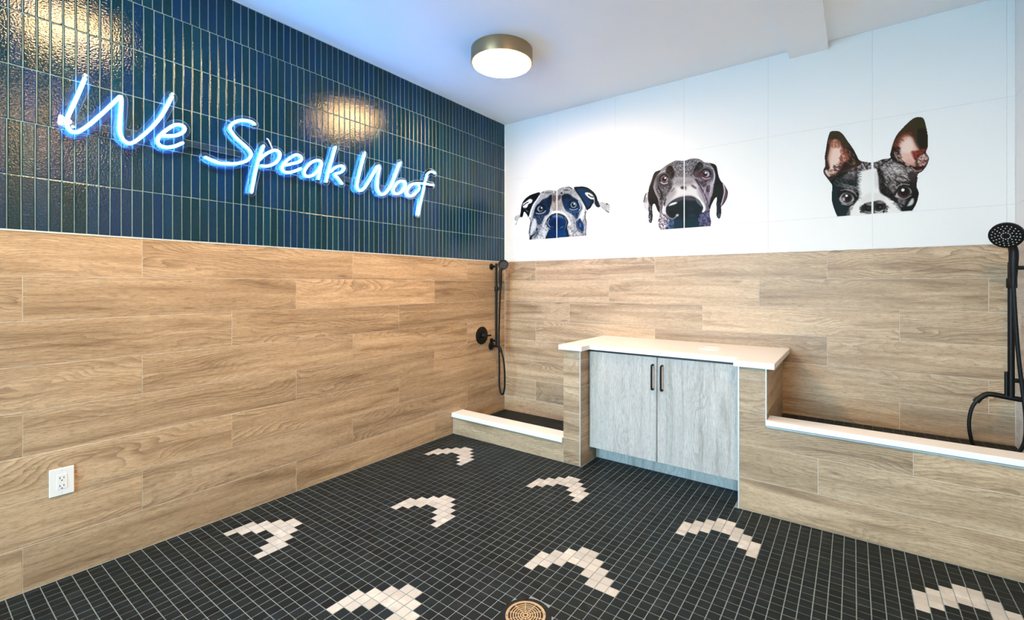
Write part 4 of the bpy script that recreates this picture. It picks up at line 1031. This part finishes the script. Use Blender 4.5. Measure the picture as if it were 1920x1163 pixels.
('L',[(1970,2206),(1981,2188),(2002,2179),(2023,2186)],(100,30,38),6.2,2.5,0.9),
('L',[(2030,2198),(2028,2179),(2005,2171)],(40,32,42),6.2,3.1,0.9),
('L',[(1977,2183),(2002,2170),(2033,2173)],(214,204,216),7.4,3.7,0.8),
('L',[(1575,2188),(1595,2238),(1641,2270),(1680,2278)],(210,206,212),9.8,5.5,0.7),
('L',[(2013,2269),(2053,2242),(2068,2191),(2059,2132)],(232,230,236),12.3,5.5,0.8),
('F',[(1989,2294),(2047,2267),(2064,2210),(2042,2238),(2007,2261)],(70,66,72),90,14.8,0.6,0.5,2.5,0.6),
('P',[(1633,2293),(1598,2282),(1578,2250),(1567,2209),(1547,2159),(1535,2115),(1531,2063),(1546,2019),(1568,1997),(1583,2018),(1600,1997),(1616,1956),(1631,1930),(1632,1987),(1623,2053),(1599,2101),(1580,2155),(1587,2206),(1607,2246),(1636,2278)],(34,30,26),3.7,1),
('P',[(1575,2241),(1595,2270),(1628,2285),(1595,2231),(1578,2182)],(62,48,40),7.4,0.8),
('P',[(1555,2060),(1595,2056),(1625,1988),(1628,1942),(1595,2017),(1562,2014)],(16,18,20),6.2,0.9),
('L',[(1583,2161),(1598,2108),(1623,2053),(1631,2000)],(190,188,192),5.5,3.7,0.7),
('P',[(1532,2120),(1512,2108),(1494,2070),(1498,2020),(1537,1953),(1541,2009),(1532,2063)],(214,213,218),3.1,1),
('L',[(1522,2119),(1507,2085),(1498,2040)],(20,18,22),8.0,3.1,1),
('P',[(1525,2057),(1524,2044),(1520,2035),(1516,2032),(1511,2036),(1507,2046),(1506,2059),(1507,2072),(1511,2081),(1516,2084),(1520,2080),(1524,2070)],(120,118,124),4.9,0.6),
('P',[(1543,2012),(1575,2006),(1574,1967),(1578,1910),(1568,1866),(1552,1858),(1539,1875),(1536,1924)],(34,36,54),3.1,1),
('F',[(1541,2003),(1574,2000),(1575,1914),(1555,1864),(1540,1891)],(220,222,230),40,11.1,1.4,0.6,3.7,0.7),
('P',[(1562,1994),(1576,1986),(1575,1888),(1564,1870)],(10,10,14),3.1,0.9),
('P',[(2031,2292),(2066,2279),(2084,2255),(2092,2212),(2100,2175),(2121,2130),(2132,2069),(2126,1998),(2115,1951),(2117,1873),(2099,1849),(2078,1877),(2082,1931),(2078,2003),(2060,1990),(2043,1947),(2023,1933),(2033,1996),(2052,2048),(2062,2120),(2072,2179),(2062,2234),(2042,2271)],(20,22,22),3.7,1),
('P',[(2070,2101),(2104,2108),(2121,2058),(2116,2011),(2076,2022),(2053,2006),(2064,2053)],(26,42,38),11.1,0.8),
('P',[(2082,1967),(2111,1970),(2113,1880),(2099,1857),(2080,1883)],(36,50,64),5.5,0.8),
('P',[(2107,1874),(2106,1866),(2103,1860),(2099,1858),(2095,1861),(2092,1867),(2091,1876),(2092,1884),(2095,1890),(2099,1892),(2103,1889),(2106,1883)],(110,130,140),3.7,0.7),
('L',[(2086,1966),(2082,1907)],(80,90,110),4.9,3.1,0.6),
('P',[(2125,2124),(2152,2076),(2163,2036),(2152,1992),(2125,1949),(2115,1940),(2120,1993),(2130,2045)],(104,82,98),3.7,1),
('L',[(2130,2117),(2139,2056),(2127,1998),(2115,1956)],(226,218,228),6.8,3.1,0.9),
('L',[(2155,2066),(2162,2030),(2149,1990),(2124,1948)],(16,14,18),8.0,2.5,1)]
DOG_C = [
('S',[(2837,2384),(2865,2375),(2888,2346),(2915,2294),(2942,2242),(2959,2199),(2975,2163),(3007,2148),(3049,2138),(3090,2151),(3131,2154),(3130,2177),(3146,2252),(3166,2299),(3201,2343),(3240,2380),(3264,2385),(3283,2382),(3297,2364),(3307,2316),(3315,2252),(3314,2190),(3306,2160),(3317,2134),(3319,2109),(3308,2073),(3290,2045),(3268,2028),(3266,1998),(3262,1954),(3272,1916),(3267,1872),(3257,1836),(3243,1808),(3240,1805),(3236,1804),(3146,1803),(3044,1802),(2915,1802),(2855,1801),(2852,1801),(2850,1804),(2834,1851),(2821,1907),(2819,1955),(2823,2009),(2808,2042),(2798,2060),(2776,2098),(2772,2126),(2783,2159),(2780,2215),(2786,2262),(2794,2322),(2806,2372),(2817,2384)]),
('P',[(2757,2509),(3330,2385),(3330,1748),(2757,1796)],(88,80,80),2.3,1),
('P',[(2809,2045),(2910,2099),(2975,2103),(2970,2011),(2970,1944),(2942,1901),(2915,1857),(2915,1796),(2848,1798),(2817,1935)],(18,30,34),8.2,1),
('P',[(2819,2003),(2860,2011),(2865,1943),(2899,1878),(2915,1850),(2910,1800),(2851,1800),(2821,1907)],(20,46,50),9.4,1),
('P',[(3059,2097),(3090,2099),(3141,2002),(3211,1980),(3264,2011),(3272,1916),(3257,1836),(3241,1804),(3186,1802),(3161,1858),(3101,1910),(3075,1971)],(34,30,32),8.2,1),
('P',[(2915,2099),(2975,2136),(3018,2137),(3059,2130),(3090,2145),(3131,2151),(3126,2107),(3080,2101),(3018,2097),(2975,2083)],(120,108,108),8.2,0.95),
('P',[(3080,2094),(3126,2120),(3161,2114),(3211,2091),(3250,2044),(3254,2012),(3230,1984),(3201,2000),(3161,2012),(3131,2029),(3111,2006),(3096,2034)],(176,166,164),11.7,0.95),
('P',[(2888,2076),(2964,2105),(2975,2050),(2926,2043),(2899,2040)],(96,88,88),9.4,0.9),
('F',[(2915,2099),(3007,2145),(3131,2151),(3126,2094),(3018,2097),(2942,2068)],(24,16,18),280,15.2,1.2,0.8,2.9,0.8),
('F',[(2915,2099),(3007,2145),(3131,2151),(3126,2094),(3018,2097),(2942,2068)],(226,218,214),200,14.0,1.2,0.8,2.3,0.8),
('F',[(3080,2094),(3161,2114),(3254,2037),(3230,1977),(3141,2002)],(30,22,26),240,17.5,0.5,0.7,2.9,0.75),
('F',[(3090,2093),(3161,2114),(3250,2044),(3225,1991),(3141,2014)],(238,232,230),190,16.4,0.5,0.7,2.3,0.75),
('F',[(2843,2055),(2970,2091),(2970,1984),(2910,1992),(2843,2014)],(150,142,140),140,17.5,0.5,0.5,2.3,0.6),
('L',[(2983,2142),(3007,2125),(3038,2107)],(230,224,220),7.0,4.1,0.7),
('L',[(2991,2149),(3007,2118),(3028,2135)],(14,8,10),6.4,3.5,0.9),
('L',[(3059,2140),(3080,2114),(3101,2124)],(14,8,10),6.4,3.5,0.9),
('L',[(3090,2145),(3111,2132),(3131,2145)],(20,12,14),7.0,3.5,0.9),
('P',[(3216,2030),(3240,2052),(3259,2030),(3264,1986),(3240,1976)],(60,44,46),7.0,0.85),
('P',[(2975,2080),(3007,2093),(3059,2096),(3071,2050),(3073,1991),(3084,1931),(3126,1897),(3166,1854),(3190,1803),(3044,1799),(2914,1799),(2914,1833),(2929,1872),(2964,1913),(2973,1957),(2966,2025)],(240,238,236),5.3,1),
('P',[(3054,2079),(3071,2050),(3073,1984),(3054,1974)],(222,220,216),7.0,0.8),
('P',[(3007,1934),(3080,1932),(3106,1883),(2986,1883)],(226,222,218),11.7,0.7),
('F',[(2956,2093),(2978,2090),(2978,1917),(2956,1919)],(24,22,24),130,15.2,0.3,0.4,2.3,0.8),
('F',[(2964,2078),(2986,2082),(2986,1929),(2967,1931)],(245,243,240),110,15.2,0.2,0.4,2.3,0.9),
('P',[(3066,2087),(3080,2088),(3101,2033),(3131,1964),(3151,1910),(3126,1913),(3090,1937),(3078,1978),(3074,2037)],(14,12,14),4.7,1),
('F',[(3072,2069),(3111,2032),(3141,1924),(3080,1951)],(150,144,144),80,15.2,1.9,0.5,2.3,0.6),
('F',[(3080,1938),(3161,1877),(3186,1804),(3161,1832),(3121,1894)],(30,26,28),120,16.4,0.6,0.5,2.9,0.75),
('F',[(2915,1884),(2964,1918),(2937,1854),(2915,1803)],(60,56,56),80,12.9,2.1,0.6,2.9,0.7),
('P',[(2901,1811),(2921,1849),(2921,1800),(2903,1800)],(90,86,86),4.7,0.8),
('P',[(3111,2006),(3151,2020),(3191,1995),(3161,1961),(3141,1924),(3116,1966)],(84,76,76),8.2,0.9),
('L',[(3116,1986),(3136,2006),(3166,2002),(3176,1978),(3151,1962)],(24,18,20),7.6,3.5,0.9),
('L',[(3131,1971),(3151,1981),(3161,1961)],(190,184,182),5.3,3.5,0.8),
('L',[(3111,1967),(3141,1924),(3166,1902)],(30,26,28),7.6,3.5,0.9),
('F',[(3106,2013),(3191,2008),(3161,1922),(3121,1953)],(220,214,212),90,15.2,0.9,0.7,2.3,0.6),
('L',[(3161,2031),(3201,2016),(3235,1977)],(40,32,34),5.8,3.5,0.8),
('P',[(3176,1869),(3216,1872),(3240,1900),(3254,1930),(3271,1916),(3267,1872),(3257,1836),(3241,1806),(3190,1804)],(12,18,20),5.3,1),
('P',[(3218,1845),(3230,1870),(3243,1884),(3248,1862),(3238,1840),(3216,1835)],(222,222,220),4.7,0.95),
('F',[(3176,1895),(3211,1878),(3191,1830),(3171,1857)],(160,154,152),70,14.0,0.8,0.6,2.9,0.6),
('P',[(3235,1970),(3259,1974),(3262,1948),(3250,1924),(3238,1938)],(40,36,38),5.8,0.9),
('P',[(2854,1965),(2899,1993),(2953,1973),(2970,1931),(2948,1880),(2910,1867),(2871,1888)],(16,14,16),7.0,0.95),
('P',[(2861,1924),(2878,1954),(2910,1957),(2933,1939),(2946,1907),(2926,1886),(2894,1880),(2871,1898)],(190,184,182),4.1,1),
('P',[(2934,1918),(2930,1903),(2920,1892),(2905,1889),(2891,1895),(2880,1908),(2876,1925),(2880,1941),(2891,1951),(2905,1954),(2920,1948),(2930,1935)],(24,18,20),3.5,1),
('P',[(2929,1919),(2926,1905),(2917,1896),(2905,1893),(2893,1898),(2884,1910),(2881,1924),(2884,1938),(2893,1948),(2905,1950),(2917,1945),(2926,1933)],(84,68,72),4.7,1),
('P',[(2925,1920),(2923,1910),(2916,1903),(2907,1901),(2899,1905),(2892,1913),(2890,1924),(2892,1934),(2899,1941),(2907,1943),(2916,1939),(2923,1931)],(16,12,14),4.1,1),
('P',[(2910,1935),(2909,1932),(2907,1929),(2903,1929),(2899,1930),(2897,1933),(2896,1937),(2897,1940),(2899,1943),(2903,1943),(2907,1942),(2909,1939)],(248,248,250),1.8,1),
('P',[(2896,1914),(2895,1907),(2892,1903),(2888,1901),(2883,1904),(2880,1909),(2879,1916),(2880,1922),(2883,1927),(2888,1928),(2892,1926),(2895,1921)],(214,204,200),3.5,0.9),
('L',[(2863,1930),(2881,1956),(2912,1959),(2937,1940),(2949,1908)],(10,8,10),5.3,2.3,1),
('L',[(2871,1976),(2910,1977),(2942,1954),(2959,1926)],(170,166,166),5.3,3.5,0.8),
('L',[(2876,1884),(2910,1874),(2937,1885)],(210,206,204),4.7,2.3,0.8),
('F',[(2888,2015),(2964,1985),(2964,1945),(2888,1981)],(190,186,186),90,17.5,0.35,0.4,2.3,0.7),
('P',[(3151,1907),(3169,1950),(3201,1968),(3235,1952),(3247,1918),(3225,1886),(3186,1878)],(14,10,12),5.8,0.95),
('P',[(3153,1905),(3170,1943),(3198,1961),(3228,1947),(3238,1922),(3218,1894),(3186,1886)],(196,190,188),4.1,1),
('P',[(3231,1920),(3227,1903),(3216,1892),(3200,1888),(3184,1895),(3172,1909),(3168,1928),(3172,1945),(3184,1957),(3200,1960),(3216,1953),(3227,1938)],(20,12,14),3.5,1),
('P',[(3225,1921),(3222,1906),(3212,1896),(3199,1894),(3186,1899),(3176,1912),(3172,1927),(3176,1942),(3186,1952),(3199,1955),(3212,1949),(3222,1937)],(66,36,40),5.3,1),
('P',[(3221,1923),(3219,1911),(3212,1903),(3202,1901),(3192,1905),(3185,1915),(3182,1927),(3185,1939),(3192,1947),(3202,1949),(3212,1945),(3219,1935)],(14,9,12),4.7,1),
('P',[(3202,1939),(3201,1935),(3198,1932),(3194,1931),(3190,1933),(3187,1936),(3186,1941),(3187,1945),(3190,1948),(3194,1949),(3198,1947),(3201,1944)],(248,248,250),1.8,1),
('L',[(3179,1914),(3191,1898),(3211,1897),(3225,1910)],(120,58,60),4.7,2.9,0.9),
('L',[(3155,1910),(3171,1948),(3200,1966),(3229,1952),(3242,1922)],(8,6,8),5.8,2.3,1),
('L',[(3161,1961),(3191,1977),(3225,1968)],(190,184,184),5.8,3.5,0.8),
('L',[(3176,1883),(3206,1883),(3233,1901)],(206,200,198),4.7,2.9,0.8),
('P',[(2981,1844),(2999,1872),(3038,1881),(3080,1885),(3107,1864),(3111,1837),(3098,1813),(3059,1808),(3018,1806),(2989,1820)],(66,60,60),4.7,1),
('P',[(3038,1842),(3035,1832),(3028,1825),(3018,1823),(3007,1827),(3000,1835),(2997,1846),(3000,1856),(3007,1863),(3018,1865),(3028,1861),(3035,1853)],(6,6,8),3.5,1),
('P',[(3096,1845),(3094,1836),(3087,1829),(3078,1828),(3069,1831),(3062,1839),(3059,1849),(3062,1858),(3069,1865),(3078,1867),(3087,1863),(3094,1855)],(6,6,8),3.5,1),
('P',[(3046,1863),(3044,1860),(3037,1858),(3028,1857),(3019,1859),(3012,1863),(3010,1867),(3012,1871),(3019,1873),(3028,1873),(3037,1871),(3044,1868)],(170,164,162),4.1,0.8),
('P',[(3100,1871),(3098,1867),(3091,1865),(3083,1865),(3074,1867),(3068,1870),(3065,1874),(3068,1878),(3074,1880),(3083,1880),(3091,1878),(3098,1875)],(160,154,152),4.1,0.8),
('L',[(3002,1822),(3028,1814),(3043,1824)],(190,184,182),5.3,2.9,0.8),
('L',[(3054,1819),(3075,1812),(3101,1825)],(236,232,230),5.8,2.9,0.9),
('P',[(3087,1842),(3086,1839),(3084,1837),(3081,1836),(3078,1838),(3076,1840),(3075,1844),(3076,1847),(3078,1849),(3081,1849),(3084,1848),(3086,1846)],(150,144,144),2.9,0.8),
('P',[(3025,1842),(3024,1838),(3022,1835),(3018,1835),(3015,1836),(3013,1839),(3012,1843),(3013,1847),(3015,1850),(3018,1850),(3022,1849),(3024,1846)],(96,90,90),2.9,0.8),
('F',[(2975,1857),(3007,1874),(2996,1816),(2978,1817)],(40,36,36),60,7.0,0.8,1.5,3.5,0.8),
('F',[(3096,1865),(3126,1842),(3116,1808),(3096,1806)],(40,36,36),50,7.0,0.8,1.5,3.5,0.8),
('P',[(2837,2384),(2865,2375),(2888,2346),(2915,2294),(2942,2242),(2959,2199),(2978,2159),(2983,2135),(2953,2123),(2915,2111),(2860,2085),(2821,2060),(2798,2059),(2775,2100),(2772,2130),(2783,2159),(2780,2215),(2786,2262),(2794,2322),(2806,2372)],(66,42,30),3.5,1),
('P',[(2838,2383),(2868,2370),(2899,2317),(2921,2259),(2888,2265),(2860,2317),(2831,2336),(2809,2306),(2800,2328),(2809,2373)],(74,62,36),8.2,1),
('P',[(2921,2246),(2953,2200),(2970,2157),(2942,2148),(2910,2153),(2899,2128),(2865,2113),(2888,2163),(2915,2193)],(28,22,20),8.2,0.95),
('P',[(2827,2323),(2848,2323),(2868,2289),(2890,2237),(2910,2194),(2908,2174),(2883,2157),(2868,2116),(2843,2087),(2812,2086),(2794,2116),(2809,2141),(2798,2198),(2808,2258),(2816,2301)],(222,182,166),8.2,1),
('P',[(2837,2274),(2865,2255),(2876,2199),(2854,2162),(2843,2109),(2814,2106),(2812,2168),(2820,2229)],(238,212,200),10.5,0.95),
('F',[(2876,2267),(2921,2219),(2915,2166),(2865,2119)],(130,62,44),110,19.9,1.2,0.5,3.5,0.7),
('F',[(2806,2327),(2868,2309),(2865,2269),(2814,2278)],(160,96,70),80,17.5,1.3,0.5,2.9,0.7),
('F',[(2899,2249),(2964,2172),(2942,2135),(2910,2153)],(200,170,120),50,16.4,0.9,0.4,2.3,0.6),
('F',[(2837,2151),(2921,2152),(2860,2086),(2809,2073)],(40,18,18),110,17.5,0.5,0.5,2.9,0.8),
('P',[(2774,2133),(2791,2151),(2809,2141),(2800,2108),(2814,2079),(2798,2060),(2780,2091)],(70,36,36),4.7,0.9),
('P',[(2781,2118),(2794,2126),(2804,2101),(2814,2079),(2800,2081)],(236,220,214),3.5,0.95),
('L',[(2775,2146),(2774,2105),(2798,2059)],(22,12,14),6.4,2.9,1),
('L',[(2798,2057),(2821,2030),(2843,2068),(2899,2094)],(22,16,18),8.2,3.5,0.9),
('P',[(3283,2382),(3297,2364),(3307,2316),(3315,2252),(3314,2190),(3306,2160),(3317,2134),(3319,2109),(3308,2073),(3290,2045),(3268,2028),(3250,2057),(3211,2086),(3176,2115),(3130,2155),(3130,2177),(3146,2252),(3166,2299),(3201,2343),(3240,2380),(3264,2385)],(84,52,36),3.5,1),
('P',[(3283,2381),(3298,2361),(3307,2316),(3315,2252),(3313,2190),(3283,2170),(3264,2211),(3254,2270),(3240,2317),(3206,2311),(3171,2279),(3191,2326),(3240,2377),(3264,2383)],(72,64,36),7.0,1),
('P',[(3264,2306),(3302,2304),(3312,2240),(3310,2191),(3283,2177),(3266,2230)],(42,34,22),9.4,0.9),
('P',[(3191,2275),(3220,2282),(3242,2259),(3255,2219),(3273,2172),(3259,2150),(3252,2100),(3211,2104),(3184,2133),(3174,2170),(3169,2209)],(226,190,174),8.2,1),
('P',[(3201,2248),(3230,2255),(3245,2209),(3240,2172),(3201,2172),(3184,2194)],(240,216,204),9.4,0.95),
('F',[(3151,2244),(3211,2297),(3240,2285),(3191,2250),(3161,2191)],(150,84,58),130,19.9,1.0,0.4,3.5,0.7),
('P',[(3235,2179),(3259,2175),(3283,2180),(3302,2180),(3288,2151),(3273,2122),(3250,2126),(3240,2153)],(150,66,52),7.0,0.95),
('F',[(3141,2208),(3176,2214),(3191,2135),(3211,2100),(3136,2150)],(30,16,16),150,19.9,0.9,0.5,3.5,0.8),
('F',[(3151,2193),(3191,2173),(3230,2104),(3171,2126)],(236,210,196),60,17.5,0.9,0.5,2.9,0.7),
('P',[(3211,2132),(3240,2121),(3259,2087),(3240,2077),(3206,2095)],(216,176,166),5.8,0.8),
('P',[(3265,2123),(3283,2146),(3304,2148),(3314,2122),(3307,2092),(3288,2076),(3269,2085)],(234,210,202),4.7,0.95),
('P',[(3303,2102),(3301,2096),(3298,2092),(3292,2091),(3287,2093),(3283,2099),(3282,2105),(3283,2111),(3287,2115),(3292,2116),(3298,2113),(3301,2108)],(170,100,92),5.3,0.8),
('L',[(3302,2161),(3317,2134),(3319,2109),(3308,2073),(3290,2045),(3268,2029)],(34,14,20),7.6,2.9,1),
('L',[(3230,2085),(3259,2067),(3288,2070)],(40,12,20),10.5,4.1,0.95),
('L',[(3235,2078),(3259,2049),(3283,2052)],(220,200,200),4.7,2.9,0.7),
('F',[(3250,2170),(3307,2166),(3307,2079),(3259,2080)],(60,20,20),60,17.5,0.9,0.8,2.9,0.6),
('L',[(3130,2155),(3176,2115),(3211,2086)],(30,18,20),8.2,4.1,0.8)]

def catmull(pts,n=4):
    P=np.array(pts,float);m=len(P);out=[]
    for i in range(m):
        p0,p1,p2,p3=P[i-1],P[i],P[(i+1)%m],P[(i+2)%m]
        for t in np.arange(n)/n:
            out.append(.5*((2*p1)+(-p0+p2)*t+(2*p0-5*p1+4*p2-p3)*t*t+(-p0+3*p1-3*p2+p3)*t**3))
    return np.array(out)
def poly_mask(P,gx,gz):
    inside=np.zeros((len(gz),len(gx)),bool)
    X=gx[None,:];Z=gz[:,None];n=len(P)
    for i in range(n):
        x1,z1=P[i];x2,z2=P[(i+1)%n]
        if z1==z2: continue
        c=((z1>Z)!=(z2>Z))&(X<(x2-x1)*(Z-z1)/(z2-z1)+x1)
        inside^=c
    return inside.astype(np.float32)
def blur(M,r):
    r=int(round(r))
    if r<1: return M
    k=np.ones(2*r+1,np.float32)/(2*r+1)
    for _ in range(2):
        M=np.apply_along_axis(lambda v:np.convolve(v,k,'same'),0,M);M=np.apply_along_axis(lambda v:np.convolve(v,k,'same'),1,M)
    return M
def paint(ops,step,seed):
    rng=np.random.RandomState(seed)
    S=np.array([p for o in ops if o[0]=='S' for p in o[1]])
    x0,z0=S.min(0)-6;x1,z1=S.max(0)+6
    gx=np.arange(x0,x1,step);gz=np.arange(z0,z1,step)
    img=np.full((len(gz),len(gx),3),240.,np.float32);sil=np.zeros((len(gz),len(gx)),np.float32)
    def window(P,pad):
        a=max(0,int((P[:,0].min()-pad-x0)/step));b=min(len(gx),int((P[:,0].max()+pad-x0)/step)+2)
        c=max(0,int((P[:,1].min()-pad-z0)/step));d=min(len(gz),int((P[:,1].max()+pad-z0)/step)+2)
        return a,b,c,d
    def segs(A,Bp,w,soft,col,al):
        P=np.vstack([A,Bp]);a,b,c,d=window(P,w+soft+2)
        if b<=a or d<=c: return
        X=gx[a:b][None,:];Z=gz[c:d][:,None];best=np.full((d-c,b-a),1e9,np.float32)
        for p,q in zip(A,Bp):
            v=q-p;L2=max(v@v,1e-6);t=np.clip(((X-p[0])*v[0]+(Z-p[1])*v[1])/L2,0,1)
            best=np.minimum(best,np.hypot(X-p[0]-t*v[0],Z-p[1]-t*v[1]))
        m=np.clip((w/2+soft/2-best)/max(soft,.8),0,1)*al
        img[c:d,a:b]+=(np.array(col,np.float32)-img[c:d,a:b])*m[...,None]
    for o in ops:
        if o[0]=='S': sil=np.maximum(sil,poly_mask(catmull(o[1]),gx,gz))
        elif o[0]=='P':
            P=catmull(o[1]);a,b,c,d=window(P,o[3]*1.6)
            if b<=a or d<=c: continue
            m=blur(poly_mask(P,gx[a:b],gz[c:d]),o[3]*.5/step)*o[4]
            img[c:d,a:b]+=(np.array(o[2],np.float32)-img[c:d,a:b])*m[...,None]
        elif o[0]=='L':
            P=np.array(o[1],float)
            if len(P)>2:
                Q=catmull([P[0]]+list(P)+[P[-1]],5)[5:5*(len(P))+1];P=Q
            segs(P[:-1],P[1:],o[3],o[4],o[2],o[5])
        elif o[0]=='F':
            P=catmull(o[1]);mn,mx=P.min(0),P.max(0)
            pts=rng.uniform(mn,mx,(o[3]*2,2))
            ins=np.zeros(len(pts),bool)
            for i in range(len(P)):
                (xa,za),(xb,zb)=P[i],P[(i+1)%len(P)]
                if za==zb: continue
                ins^=((za>pts[:,1])!=(zb>pts[:,1]))&(pts[:,0]<(xb-xa)*(pts[:,1]-za)/(zb-za)+xa)
            for p in pts[ins]:
                an=-o[5]+rng.normal(0,o[6]*.5);l=o[4]*rng.uniform(.5,1.2)/2;v=np.array([np.cos(an),np.sin(an)])*l
                segs(np.array([p-v]),np.array([p+v]),o[7]*rng.uniform(.6,1.2),1.6,o[2],o[8]*rng.uniform(.4,1))
    return gx,gz,np.clip(img,0,255),sil

def print_mat():
    m, nt, p = new_mat('ceramic_print')
    a = N(nt, 'ShaderNodeAttribute'); a.attribute_name = 'ink'
    nt.links.new(a.outputs['Color'], p.inputs['Base Color'])
    p.inputs['Roughness'].default_value = 0.5
    p.inputs['Specular IOR Level'].default_value = 0.12
    return m
M['print'] = print_mat()
def dog_print(ops, joint, seed, label):
    step = 2.5
    gx, gz_, img, sil = paint(ops, step, seed)
    keep = sil > 0.5
    keep &= (np.abs(gx - joint) > 2.6)[None, :]
    cell = keep[:-1, :-1] & keep[1:, :-1] & keep[:-1, 1:] & keep[1:, 1:]
    used = np.zeros_like(keep)
    used[:-1, :-1] |= cell; used[1:, :-1] |= cell; used[:-1, 1:] |= cell; used[1:, 1:] |= cell
    idx = np.full(keep.shape, -1); idx[used] = np.arange(used.sum())
    X, Z_ = np.meshgrid(gx, gz_)
    ox, oz = joint / 1000, float(gz_.min()) / 1000
    co = np.stack([X[used] / 1000 - ox, np.zeros(used.sum()), Z_[used] / 1000 - oz], 1)
    jj, ii = np.nonzero(cell)
    faces = np.stack([idx[jj, ii], idx[jj, ii + 1], idx[jj + 1, ii + 1], idx[jj + 1, ii]], 1)
    me = bpy.data.meshes.new('dog_print')
    me.from_pydata(co.tolist(), [], faces.tolist())
    c = img[used] / 255.0
    lin = np.where(c <= 0.04045, c / 12.92, ((c + 0.055) / 1.055) ** 2.4)
    lin = np.clip(lin, 0, 1) ** 1.22 * 0.82
    at = me.attributes.new('ink', 'FLOAT_COLOR', 'POINT')
    at.data.foreach_set('color', np.concatenate([lin, np.ones((len(lin), 1))], 1).astype(np.float32).ravel())
    me.materials.append(M['print'])
    o = link('dog_print', me, None, (ox, -0.0006, oz))
    return tag(o, label, 'mural', 'dog portraits on the white tiles')
dog_print(DOG_A, 633, 0, 'printed dog portrait with folded ears, blue eye patches and blue nose')
dog_print(DOG_B, 1835, 1, 'printed hound portrait with hanging dark ears and huge dark nose')
dog_print(DOG_C, 3041, 2, 'printed terrier portrait with upright pointed ears and white blaze')
